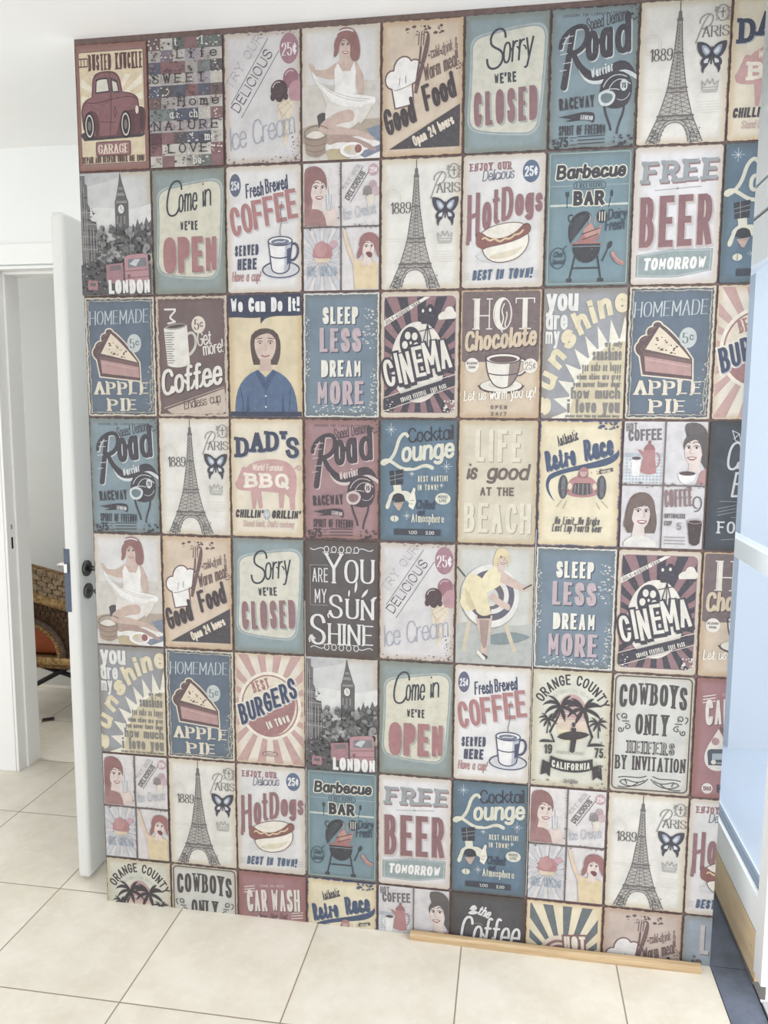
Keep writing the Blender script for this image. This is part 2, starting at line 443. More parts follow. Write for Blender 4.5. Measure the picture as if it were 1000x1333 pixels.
        tot = gw * sx + ng * (wt + g) + wt
        px = wt / 2
        ca, sa = math.cos(math.radians(rot)), math.sin(math.radians(rot))
        ox = {'l': 0.0, 'c': -tot / 2, 'r': -tot}[al]
        def place(u, v):
            u2 = u + v * sk + ox; v2 = v
            if arc:
                cx, cy, r, a0 = arc
                if not flip:
                    a = a0 - u2 / r; R_ = r + v2
                else:
                    a = a0 + u2 / r; R_ = r - v2
                X, Y = cx + R_ * math.cos(a), cy - R_ * math.sin(a)
            else:
                X, Y = x + u2 * ca - v2 * sa, y - (u2 * sa + v2 * ca)
            if warp: X, Y = warp(X, Y)
            return (X + dx, Y + dy)
        fs = []
        prev = None
        for c in chars:
            if c == ' ':
                px += 3.0 * sx + wt + g; prev = None; continue
            fl, a, b = glyph(c)
            lim = {'M': .24, 'W': .22, 'm': .25, 'w': .24, 'N': .34, 'H': .4, 'R': .4, 'B': .4, 'A': .36, 'K': .38}.get(c, .50) * ((b - a) * sx + wt)
            wg = wt if (b - a) < 2.2 else min(wt, max(lim, wt * .4)); tg = min(thin, wg)
            cap = 's' if f in ('sans', 'slab', 'serif') else 'r'
            def wf(ddx, ddy, t):
                if thin == wt or arc: return wg + ew
                vv = abs(ddx * sa - ddy * ca) if not arc else abs(ddy)
                return tg + (wg - tg) * vv ** 1.4 + ew
            for pts, cl in fl:
                em = [(px + (p[0] - a) * sx, wt / 2 + p[1] * sy) for p in pts]
                q = []
                for i, p in enumerate(em):                       # subdivide straights so that warps bend them
                    if q and (warp or arc):
                        L = math.hypot(p[0] - q[-1][0], p[1] - q[-1][1])
                        k = int(L / (h * 0.35))
                        p0 = q[-1]
                        for j in range(1, k + 1): q.append((p0[0] + (p[0] - p0[0]) * j / (k + 1), p0[1] + (p[1] - p0[1]) * j / (k + 1)))
                    q.append(p)
                fs += strip([place(*p) for p in q], wf, cl, cap)
                if slab:
                    n_ = len(em)
                    for i in range(n_):
                        for j in (i - 1, i + 1):
                            if j < 0 or j >= n_ or cl: continue
                            ex, ey = em[j][0] - em[i][0], em[j][1] - em[i][1]
                            if abs(ey) < abs(ex) * 1.2 or abs(ey) < 0.15 * h: continue
                            yy = pts[i][1]
                            if min(abs(yy - k) for k in (0, 10, 6.8, -3)) > 0.05: continue
                            if abs(yy - 6.8) < .05 and c.isupper(): continue
                            other = em[2 * i - j] if 0 <= 2 * i - j < n_ else None
                            l_, r_ = sl + wt / 2, sl + wt / 2
                            if other is not None:
                                if abs(other[1] - em[i][1]) > 0.15 * h:
                                    continue
                                r_ = 0
                            th = max(thin, wt * 0.4)
                            vy = em[i][1] + (-(wt / 2) + th / 2 if yy < 1 else (wt / 2) - th / 2)
                            fs += strip([place(em[i][0] - l_, vy), place(em[i][0] + r_, vy)], lambda p_, q_, t: th + ew, False, 'n' if not ew else 's')
            if f == 'script' and prev and c.islower():
                y0 = prev[1]
                fs += strip([place(prev[0] + (px - prev[0]) * t, wt / 2 + (y0 + (3.2 - y0) * t * t) * sy) for t in (0, .25, .5, .75, 1)], lambda p_, q_, t: wt * 0.8 + ew, False, 'r')
            xe = px + (b - a) * sx
            prev = (xe, 4.6 if c in 'ovwrb' else 0.3) if c.islower() or f == 'script' and c in 'ACEHKLMR' else None
            px = xe + wt + g
        s.add(col, fs)
    def TS(s, col, sh, ox, oy, *a, **k):
        s.T(sh, *a, dx=ox, dy=oy, **k); s.T(col, *a, **k)
    def TO(s, col, oc, ow, *a, **k):
        s.T(oc, *a, ew=ow, **k); s.T(col, *a, **k)

    # ---- make the meshes once, for the whole sign or a clipped one
    def meshes(s, xmax=None, zmin=None):
        out = []
        bm = bmesh.new()
        pts = rrect(1.1, 1.1, 98.9, 156.9, s.mat.get('r', 2.0))
        f0 = [bm.verts.new(((x - 50) * U, -0.0006, (158 - y) * U)) for x, y in pts]
        f1 = [bm.verts.new(((x - 50) * U, -0.0030, (158 - y) * U)) for x, y in pts]
        n = len(pts)
        bm.faces.new(f1); bm.faces.new(f0[::-1])
        for k in range(n): bm.faces.new((f0[k], f0[(k + 1) % n], f1[(k + 1) % n], f1[k]))
        clip_bm(bm, xmax, zmin, True)
        mt = {k: v for k, v in s.mat.items() if k != 'r'}
        out.append(('panel', tomesh('panel', bm, [panelmat(**mt)])))
        for pname, calls in [(p['name'], c) for p in s.parts for c in clusters(p['polys'])]:
            bm = bmesh.new(); cols = []
            for col, z, polys in calls:
                if col not in cols: cols.append(col)
                mi = cols.index(col)
                for pi, poly in enumerate(polys):
                    yv = -0.0030 - 0.00007 * z - 0.00000065 * (pi % 107)
                    ar = sum(poly[i][0] * poly[(i + 1) % len(poly)][1] - poly[(i + 1) % len(poly)][0] * poly[i][1] for i in range(len(poly)))
                    if abs(ar) < 1e-5: continue
                    if ar < 0: poly = poly[::-1]
                    cl = clip_rect(poly, 1.3, 1.3, 98.7, 156.7)
                    if len(cl) < 3: continue
                    f = bm.faces.new([bm.verts.new(((x - 50) * U, yv, (158 - y) * U)) for x, y in cl[::-1]])
                    f.material_index = mi
            clip_bm(bm, xmax, zmin, False)
            if not bm.faces: bm.free(); continue
            for f in bm.faces:
                f.normal_update()
                if f.normal.y > 0: f.normal_flip()
            out.append((pname, tomesh(pname, bm, [ink(c) for c in cols])))
        return out

def clusters(calls, gap=3.0):
    """draw calls of one part that stand clear of each other become parts of their own"""
    bb = []
    for col, z, polys in calls:
        xs = [v[0] for p in polys for v in p]; ys = [v[1] for p in polys for v in p]
        bb.append((min(xs), min(ys), max(xs), max(ys)))
    grp = list(range(len(calls)))
    def find(a):
        while grp[a] != a: a = grp[a]
        return a
    for a in range(len(calls)):
        for b in range(a):
            A, B = bb[a], bb[b]
            if A[0] - gap < B[2] and B[0] - gap < A[2] and A[1] - gap < B[3] and B[1] - gap < A[3]: grp[find(a)] = find(b)
    out = {}
    for a in range(len(calls)): out.setdefault(find(a), []).append(calls[a])
    return list(out.values())
def tomesh(name, bm, mats):
    me = bpy.data.meshes.new(name)
    bm.normal_update(); bm.to_mesh(me); bm.free()
    for mt in mats: me.materials.append(mt)
    return me
def clip_bm(bm, xmax, zmin, fill):
    for co, no in (((xmax, 0, 0), (1, 0, 0)) if xmax is not None else (None, None), ((0, 0, zmin), (0, 0, -1)) if zmin is not None else (None, None)):
        if co is None: continue
        r = bmesh.ops.bisect_plane(bm, geom=bm.verts[:] + bm.edges[:] + bm.faces[:], dist=1e-7, plane_co=co, plane_no=no, clear_outer=True)
        if fill:
            bmesh.ops.edgenet_fill(bm, edges=[e for e in r['geom_cut'] if isinstance(e, bmesh.types.BMEdge)])
def clip_rect(p, x0, y0, x1, y1):
    for ax, lim, sg in ((0, x0, 1), (0, x1, -1), (1, y0, 1), (1, y1, -1)):
        if not p: return p
        q = []
        for i in range(len(p)):
            a, b = p[i - 1], p[i]
            ia, ib = (a[ax] - lim) * sg >= 0, (b[ax] - lim) * sg >= 0
            if ia != ib:
                t = (lim - a[ax]) / (b[ax] - a[ax])
                q.append((a[0] + (b[0] - a[0]) * t, a[1] + (b[1] - a[1]) * t))
            if ib: q.append(b)
        p = q
    r = []
    for v in p:
        if not r or abs(v[0] - r[-1][0]) + abs(v[1] - r[-1][1]) > 1e-5: r.append(v)
    if len(r) > 1 and abs(r[0][0] - r[-1][0]) + abs(r[0][1] - r[-1][1]) < 1e-5: r.pop()
    return r
def rrect(x0, y0, x1, y1, r=0):
    if r <= 0: return [(x0, y0), (x1, y0), (x1, y1), (x0, y1)]
    pts = []
    for cx, cy, a in ((x1 - r, y0 + r, -90), (x1 - r, y1 - r, 0), (x0 + r, y1 - r, 90), (x0 + r, y0 + r, 180)):
        for k in range(6):
            t = math.radians(a + k * 18)
            pts.append((cx + r * math.cos(t), cy + r * math.sin(t)))
    return pts
# ------------------------------------------------------------------ the printed signs (drawn on a 100 x 158 grid)
DK = (70, 64, 70); CR = (224, 213, 188); WH = (232, 229, 226); NAVY = (66, 76, 108); MAUVE = (156, 100, 106); RED = (186, 108, 108)
D = {}
def sign(name):
    def deco(fn):
        D[name] = fn; return fn
    return deco

@sign('garage')
def _():
    s = Sign(base=(168, 113, 108), edge=(96, 66, 66), ew=2.2)
    s.part('border'); s.R((226, 203, 162), 6, 11, 94, 148, 2); s.RO((120, 82, 80), 0.8, 6, 11, 94, 148, 2)
    s.rays((240, 228, 200), 50, 75, 16, 0.1, 0.45, 56, 8, 40, 92, 112)
    s.part('lettering'); s.T((104, 60, 62), 'THE', 8, 29, 11, 10, 2, 'slab'); s.T((104, 60, 62), 'BUSTED KNUCKLE', 19, 34, 20, 74, 2.5, 'slab', g=0.9, sl=.45)
    s.part('car')
    s.P(DK, 'M5 112C8 106 20 108 50 108L86 108C96 110 96 116 88 117L10 119Z')
    s.P((112, 62, 68), 'M22 66L24 46C25 37 33 35 44 35C57 35 61 40 63 50L65 61C75 62 84 65 86 71L87 80C95 79 97 88 95 99L93 113L72 114L34 116C22 116 12 112 9 104L7 84C8 72 14 67 22 66Z')
    s.P((152, 86, 92), 'M24 66L26 47C27 40 33 37 44 37C55 37 59 41 61 50L63 62C72 63 82 66 84 71L85 82L64 86C60 94 58 104 54 113L32 114C20 114 12 108 11 98L9 84C11 73 16 68 24 66Z')
    s.P(DK, 'M27 62L28.500 46C29 43 34 42.500 46 43L48 61ZM50 61L49 43L58 47L61 62Z')
    s.P((222, 214, 196), 'M29 60L30 48C31 45 35 45 44 45L46 59ZM52 60L51 47L57 50L59 60Z')
    s.K((92, 52, 58), 0.9, 'M48 37L49 66C49 88 47 100 46 112M14 72C30 76 40 70 62 68C72 66 80 68 84 71M52 84L54 78L56 86L54 92ZM13 94L54 98')
    s.P((108, 58, 64), 'M10 98C10 80 26 78 30 90C33 98 32 110 30 114L26 114L24 92L14 92ZM60 108C60 84 76 76 80 92L80 110L76 110L74 92L64 94Z')
    for x, y in ((18, 101), (68, 101)):
        s.E((54, 46, 50), x, y, 7.5, 17); s.E((226, 216, 200), x, y, 5.6, 14); s.E((60, 52, 56), x, y, 4.4, 12); s.E((128, 110, 108), x, y, 2.2, 6)
    s.E((230, 214, 196), 84, 84, 2.2, 5); s.K(DK, 0.8, 'M88 82L88 108M90 82L90 108M92 83L92 106')
    s.part('badge'); s.R((112, 62, 66), 26, 121, 74, 139, 2.5); s.R((166, 98, 100), 27, 122.2, 73, 137.800, 2); s.T((236, 214, 190), 'GARAGE', 50, 136, 12, 42, 1.9, 'serif', al='c', g=1)
    s.part('lettering'); s.T((92, 58, 60), 'REPAIR AND DESPAIR UNDER ONE ROOF', 50, 147, 8, 86, 1.0, 'slab', al='c', g=.5, sl=.25)
    return s

@sign('collage')
def _():
    s = Sign(base=(150, 134, 128), edge=(90, 72, 68), ew=1.5)
    rd = random.Random(5)
    pal = [(112, 62, 70), (150, 90, 92), (86, 92, 116), (120, 132, 130), (196, 190, 178), (150, 96, 100), (92, 84, 86), (170, 160, 150), (130, 110, 126), (120, 90, 90), (178, 168, 160), (104, 112, 108)]
    s.part('mosaic')
    for r in range(11):
        for c in range(6):
            lt = (r == 1 and c > 1) or (r == 3 and c < 5) or (r == 5 and c > 1) or r == 7 or (r == 9 and 0 < c < 5)
            col = rd.choice([(200, 192, 182), (186, 172, 170), (208, 202, 190), (170, 160, 172)]) if lt else rd.choice(pal)
            s.R(col, 1 + c * 16.4, 1 + r * 14.2, 1 + c * 16.4 + 16.2, 1 + r * 14.2 + 14)
    for k in range(11):
        for q in range(6):
            x, y = 1 + q * 16.4, 1 + k * 14.2
            s.flecks(rd.choice([(214, 206, 196), (84, 72, 78), (150, 110, 110)]), 9, k * 7 + q, x + 1, y + 1, x + 15, y + 13, 1.5)
    s.part('lettering')
    for st, x, y, w in (('Life', 38, 28, 58), ('SWEET', 4, 56.500, 76), ('Home', 38, 84.500, 60), ('NATURE', 5, 113, 92), ('LOVE', 24, 141, 58)):
        n = len(st); st_ = w / n
        for i, ch in enumerate(st):
            s.T((58, 50, 56), ch, x + (i + .5) * st_, y, 11.500, {'I': 5, 'i': 4, 'f': 6}.get(ch, 9.5), 1.6, 'slab', al='c', sl=1.2)
    for st, x, y in (('t', 38, 13), ('l', 74, 13), ('a', 30, 99), ('ch', 56, 99), ('me', 76, 127), ('be', 60, 155)):
        s.T((226, 220, 210), st, x, y, 10, None, 1.3, 'slab', sl=.8)
    return s

def cone(s, x, y, k, pale=False):
    a = (lambda c: tuple(int(v * .6 + 222 * .4) for v in c)) if pale else (lambda c: c)
    s.push(k, k, x, y)
    s.P(a((226, 208, 178)), 'M-12 8L14 8L1 66L-1 66Z')
    s.K(a((196, 176, 146)), 0.8, 'M-9 20L8 42M-12 8L4 54M-3 8L11 22M6 8L12 14M12 14L-6 34M14 8L-10 24M4 8L-10 18M9 28L-4 46M6 42L-2 56')
    s.E(a((168, 96, 112)), 8, -14, 10, 12); s.E(a((198, 132, 142)), 15, 1, 10, 12)
    s.E(a((86, 62, 66)), -7, -1, 11, 12); s.P(a((86, 62, 66)), 'M-18 4C-20 12 -14 14 -12 9C-10 14 -4 16 -2 9C2 14 6 10 4 4Z')
    s.P(a((198, 132, 142)), 'M5 5C6 14 12 14 14 9C18 14 25 12 25 3Z')
    s.K(a((214, 190, 190)), 1.0, 'M1 -18C3 -23 8 -24 11 -22M-15 -4C-14 -9 -10 -11 -6 -10')
    s.pop()
def icecream(s, dark=1.0):
    s.part('lettering')
    s.T((168, 163, 170), 'TRY OUR', 10, 67, 11, 72, 1.5, 'serif', rot=54)
    s.K((84, 78, 82), 0.8, 'M10 84L58 10M23 101L72 25'); s.T((76, 70, 74), 'DELICIOUS', 19.500, 96, 13, 82, 1.5, rot=56, g=1.6, thin=.7)
    s.part('price_badge'); s.E((176, 110, 128), 85, 23, 12, 18); s.T((232, 222, 224), '25¢', 85, 32, 16, 19, 1.8, 'serif', al='c', g=.6, sl=.5)
    s.part('ice_cream_cone'); cone(s, 79, 72, 1.0)
    s.part('lettering'); s.T((158, 168, 186), 'Ice Cream', 8, 141, 29, 86, 1.5, 'script', rot=12, sk=.18)
@sign('icecream')
def _():
    s = Sign(base=(214, 207, 208), edge=(104, 88, 88), ew=2.4, amp=4.2)
    icecream(s); s.part('worn_patch'); s.flecks((120, 106, 106), 26, 3, 84, 120, 98, 155, 1.2); s.flecks((112, 98, 98), 26, 8, 4, 149, 96, 156, 1.2); s.flecks((112, 98, 98), 18, 9, 30, 2, 96, 6, 1.4)
    return s

def face(s, cx, cy, k, hair=(150, 92, 88), skin=(222, 188, 172), look=1):
    s.push(k * look, k, cx, cy)
    s.P(skin, 'M-8 -12C-12 2 -8 14 2 18C10 14 13 2 9 -10C6 -16 -4 -18 -8 -12Z')
    s.P(skin, 'M-6 12L-8 26L6 26L5 14Z')
    s.K((92, 66, 64), 0.9, 'M-5 -4C-3 -6 0 -6 1 -4M5 -4C6 -6 8 -6 9 -4M-5 -8C-3 -10 0 -10 2 -8M5 -8C7 -10 8 -9 9 -8')
    s.E((70, 56, 58), -2, -3, 1.3, 1.5); s.E((70, 56, 58), 6.500, -3, 1.2, 1.5)
    s.K((196, 150, 138), 0.8, 'M4 -3C5 2 6 3 3 4')
    s.P((176, 78, 84), 'M-3 8C0 7 4 7 8 8C6 13 -1 13 -3 8Z'); s.P((238, 226, 220), 'M-1.500 8.600C1 8 5 8 6.500 8.800C5 10.500 0 10.500 -1.500 8.600Z')
    s.P(hair, 'M-8 -12C-14 -24 6 -26 10 -14C14 -8 12 -2 11 0C11 -8 6 -10 0 -12C-4 -12 -7 -6 -8 2C-9 10 -12 14 -16 16C-20 10 -12 -4 -8 -12Z')
    s.pop()

def bather(s):
    """an ordinary seated woman in a white dress beside a picnic basket"""
    s.part('backdrop'); s.P((206, 198, 186), 'M1 70C20 62 40 74 60 66C80 62 90 70 99 64L99 157L1 157Z'); s.P((178, 160, 140), 'M1 118C20 110 30 116 40 112L99 110L99 132L1 136Z')
    s.P((234, 230, 224), 'M28 140C50 126 80 128 99 138L99 157L40 157Z'); s.P((120, 136, 164), 'M82 122L99 118L99 138L90 134ZM70 150L99 141L99 149L80 156Z'); s.P((190, 170, 128), 'M30 146C40 140 60 146 70 150L60 157L34 157Z')
    s.P((84, 76, 80), 'M20 104C26 98 36 100 38 112L30 122L22 118Z')
    s.part('woman')
    sk = (212, 172, 152); sh = (184, 142, 126)
    s.taper(sh, 10, 5.5, 'M36 134C50 128 72 136 86 143'); s.E(sh, 89, 145, 5.5, 2.6, rot=.4)
    s.P((226, 220, 212), 'M36 84C30 96 28 110 34 122C46 128 64 122 74 112C80 102 80 92 76 84Z')
    s.taper(sk, 15, 12, 'M60 106C50 106 38 110 29 118'); s.taper(sk, 12, 6, 'M28 120C42 122 60 124 78 128'); s.P(sk, 'M76 125C82 126 90 130 94 136C88 136 80 134 75 131Z')
    s.P(sk, 'M40 46L54 40L70 44L78 60L79 80C76 88 72 84 72 78L68 60L42 62C36 64 28 60 22 58C16 58 12 50 10 44C12 40 16 44 18 50C26 52 34 52 40 46Z')
    s.P(sk, 'M52 28L62 28L62 44L50 44Z')
    s.P((236, 232, 226), 'M42 52L46 44L52 54L62 54L67 42L69 56C68 66 67 72 70 80C60 84 50 84 42 80C44 68 42 60 42 52Z')
    s.P((240, 236, 230), 'M14 52C22 62 34 76 46 78C62 82 80 82 92 86C96 92 90 96 84 96C66 98 46 96 34 84C24 74 16 64 14 52Z')
    s.P((222, 214, 204), 'M20 64C28 78 34 96 36 108L44 98L38 88ZM78 94L90 92C86 102 80 112 74 116L70 108Z')
    s.K((196, 186, 176), 0.8, 'M20 62C34 78 50 88 80 90M26 66C40 80 60 86 86 88')
    s.push(1, 1, 0, 0); face(s, 54, 26, .74, (160, 96, 92), (218, 180, 162)); s.pop()
    s.P((160, 96, 92), 'M46 14C44 2 64 0 70 12C74 22 76 34 72 42C66 46 62 42 62 34C64 26 60 18 52 14C48 16 47 24 44 32C40 26 42 18 46 14Z')
    s.K((226, 220, 226), 1.6, 'M46 10C52 6 60 6 65 9')
    s.part('picnic_basket'); s.P((166, 136, 112), 'M4 128C12 122 26 122 32 128L30 148C24 154 12 154 6 148Z'); s.P((226, 216, 204), 'M6 128C12 120 24 120 30 128C22 132 14 132 6 128Z'); s.K((130, 104, 88), 0.9, 'M4 128C12 134 24 134 32 128M5 136C14 141 24 141 31 136M6 143C14 148 24 148 30 143M4 128C0 116 26 112 34 120')
    s.part('plate'); s.E((240, 236, 230), 64, 146, 15, 9); s.E((206, 196, 184), 64, 146, 10.500, 6); s.E((168, 88, 80), 72, 145, 4.500, 5); s.E((214, 190, 140), 60, 144, 4, 3)
@sign('bather')
def _():
    s = Sign(base=(222, 218, 214), edge=(100, 86, 82), ew=1.6); bather(s); return s

@sign('goodfood')
def _(base=(218, 193, 166), hatc=(240, 236, 230)):
    s = Sign(base=base, edge=(98, 76, 72), ew=2.2, amp=4)
    s.part('chef_hat')
    hat = 'M18 100L14 78C2 76 4 56 16 58C16 42 32 38 36 48C46 42 54 56 44 66C44 70 40 72 37 73L39 96Z'
    s.P((122, 84, 84), hat); s.K((122, 84, 84), 3.6, hat); s.P(hatc, hat); s.K((122, 84, 84), 0.8, 'M16 80C20 80 28 78 36 74M22 74L23 66M30 72L30 64')
    s.part('cutlery'); s.P((122, 84, 84), 'M56 15C60 16 60 30 52 54L44 85L40 84L49 46Z'); s.K((122, 84, 84), 1.3, 'M46 16L45 30M49 15L48 30M52 15L51 30'); s.K((122, 84, 84), 2.6, 'M48 32C48 42 44 60 42 80')
    s.part('worn_patch'); s.flecks((98, 76, 74), 30, 4, 30, 9, 74, 19, 1.8); s.flecks((98, 76, 74), 24, 14, 54, 36, 92, 44, 1.3); s.flecks((98, 76, 74), 10, 6, 88, 50, 97, 60, 1.5)
    s.part('lettering'); s.T((140, 108, 104), 'cold drink &', 60, 47, 13, 34, 1.0, 'script', rot=18); s.T((118, 86, 84), 'Warm meal!', 53, 72, 18, 44, 1.5, 'script', rot=22)
    s.TS((76, 64, 68), (190, 160, 140), .8, .8, 'Good', 8, 133, 30, 40, 4.4, 'script', rot=24, sk=.2, g=-.6); s.TS((76, 64, 68), (190, 160, 140), .8, .8, 'Food', 55, 107, 30, 41, 4.4, 'script', rot=24, sk=.2, g=-.6)
    s.part('banner'); s.G((78, 72, 78), (10, 148), (96, 99), (96, 147.500)); s.T((232, 214, 190), 'Open 24 hours', 42, 146, 12.500, 54, 2.0, 'script', rot=27, sk=.1, g=.2)
    return s
@sign('goodfoodpink')
def _(): return D['goodfood']((206, 178, 162), (232, 226, 224))

def cushion(s, base, cream, rim):
    s.part('border')
    p = 'M7 42C6 29 12 24 24 22C45 18 65 15 82 14C94 14 98 20 97 34C96 62 94 98 91 122C89 136 82 140 70 139C50 138 30 137 15 133C6 131 4 122 5 112C6 90 8 62 7 42Z'
    s.P(rim, p); s.push(.955, .965, 2.2, 2.8); s.P(base, p); s.pop(); s.push(.93, .945, 3.5, 4.4); s.P(cream, p); s.pop()
@sign('closed')
def _():
    s = Sign(base=(132, 157, 163), edge=(78, 78, 80), ew=1.5)
    cushion(s, (132, 157, 163), (212, 208, 188), (164, 180, 180)); s.part('lettering')
    s.T((62, 66, 78), 'S', 24, 64, 46, 21, 2.6, 'script', rot=3, sk=.2); s.T((62, 66, 78), 'orry', 45, 58, 34, 36, 2.3, 'script', rot=9, sk=.2)
    s.T((68, 70, 80), "WE'RE", 49, 79, 12, 26, 2.4, al='c', g=.9, rot=3); s.TS(MAUVE, (164, 174, 166), 2.2, 2.2, 'CLOSED', 12, 128, 41, 77, 8, rot=4, g=1.6, sk=.04)
    return s
@sign('open')
def _():
    s = Sign(base=(134, 154, 152), edge=(76, 78, 76), ew=1.5)
    cushion(s, (134, 154, 152), (212, 206, 182), (162, 178, 172)); s.part('lettering')
    s.T((62, 66, 74), 'C', 17, 60, 45, 20, 2.5, 'script', rot=2, sk=.2); s.T((62, 66, 74), 'ome', 36, 55, 32, 26, 2.2, 'script', rot=6, sk=.15); s.T((62, 66, 74), 'in', 69, 49, 30, 12, 2.2, 'script', rot=8, sk=.15)
    s.T((68, 68, 72), "WE'RE", 50, 77, 12, 24, 2.4, al='c', g=.9); s.TS((182, 106, 108), (166, 172, 156), 2.2, 2.2, 'OPEN', 14, 131, 46, 74, 9, rot=1, g=1.8, sk=.02)
    return s

@sign('roadblue')
def _(base=(122, 152, 165), light=(206, 214, 214), dark=(70, 66, 76)):
    s = Sign(base=base, edge=(72, 68, 76), ew=2.4, amp=5)
    s.part('lettering'); s.T(dark, 'CRUISING THE LONGEST THUNDER', 50, 11, 3, 72, .5, 'slab', al='c', g=.9, sl=.2)
    s.T(dark, 'Speed Demons', 41, 28, 14, 48, 1.1, 'script', rot=12, sk=.15)
    s.part('lettering')
    def road(c, ox, oy, ew):
        s.taper(c, 6 + ew, 7.5 + ew, 'M%g %gL%g %g' % (26 + ox, 24 + oy, 17 + ox, 88 + oy)); s.taper(c, 5 + ew, 6 + ew, 'M%g %gC%g %g %g %g %g %gC%g %g %g %g %g %g' % tuple(v + (ox if i % 2 == 0 else oy) for i, v in enumerate((12, 44, 12, 24, 44, 12, 42, 32, 41, 44, 34, 50, 22, 52))))
        s.taper(c, 6 + ew, 8 + ew, 'M%g %gC%g %g %g %g %g %g' % tuple(v + (ox if i % 2 == 0 else oy) for i, v in enumerate((26, 50, 31, 60, 36, 72, 48, 76))))
        s.T(c, 'oa', 41, 62, 46, 31, 6.5, 'script', rot=9, sk=.12, dx=ox, dy=oy, ew=ew, g=0); s.T(c, 'd', 74, 56, 44, 18, 6.5, 'script', rot=9, sk=.12, dx=ox, dy=oy, ew=ew)
    road(light, 1.3, 1.3, 0); road(dark, 0, 0, 0)
    s.part('ribbon'); s.P(light, 'M33 68C40 84 56 82 66 76C78 68 88 64 99 79L99 84C88 74 80 76 68 83C54 90 38 88 33 68Z'); s.P(dark, 'M34 66C40 80 56 77 64 70C76 60 90 56 98 78C88 70 80 70 68 79C54 86 38 84 34 66Z'); s.T(light, 'Warrior', 48, 80, 11, 26, 2.0, rot=16, sk=.15, g=.5)
    s.part('helmet')
    s.P(dark, 'M58 96C58 74 78 68 90 78C96 86 96 100 90 110C80 118 68 114 62 110C56 108 58 102 58 96Z'); s.K(light, 0.9, 'M62 90C66 78 78 74 88 80M68 94C72 82 82 78 92 88M60 96C66 92 76 92 80 94')
    s.P(light, 'M57 98C60 92 74 92 76 100C76 110 66 114 60 110C56 106 56 102 57 98Z'); s.P(tuple(int(v * .85) for v in base), 'M60 99C62 96 72 96 73 101C73 107 66 110 62 107C59 105 59 102 60 99Z')
    s.E(light, 85, 89, 4.2, 6.5); s.T(dark, '75', 85, 92.500, 6, 5, 1.2, al='c', g=.3); s.K(dark, 2.2, 'M64 112C66 124 70 128 72 138M86 112C86 124 80 128 79 142')
    s.K(light, 0.6, 'M78 104C84 108 90 104 92 98')
    s.part('lettering'); s.T(dark, 'RACEWAY', 13, 114, 13.500, 40, 1.9, g=1.1, rot=4); s.P(dark, 'M12 121C26 120 40 114 52 118C54 122 54 126 52 129C44 122 28 128 20 126L28 124Z'); s.T(light, 'LEGEND', 37, 124.500, 5, 14, 1.0, g=.4, rot=-8)
    s.T(dark, 'SPIRIT OF FREEDOM', 13, 142, 11, 53, 1.25, g=.8); s.T(dark, '75', 13, 155, 11.500, 11, 1.9, g=.6)
    for y in (143.5, 147.5, 151.5): s.K(dark, 1.0, 'M35 %gL65 %g' % (y + .5, y), 's')
    s.K(dark, .7, 'M26 145L33 145M26 148L30 148M26 153L33 153', 's')
    s.part('worn_patch'); s.K(light, .9, 'M16 34L26 32M14 40L24 40M12 52L20 51M15 62L24 61M12 70L19 69'); s.flecks(dark, 22, 3, 4, 146, 14, 156, 1.6); s.flecks(dark, 22, 5, 76, 144, 96, 156, 1.8); s.flecks(dark, 14, 6, 90, 2, 98, 20, 1.4)
    return s
@sign('roadred')
def _(): return D['roadblue']((172, 118, 122), (214, 186, 180), (74, 62, 72))

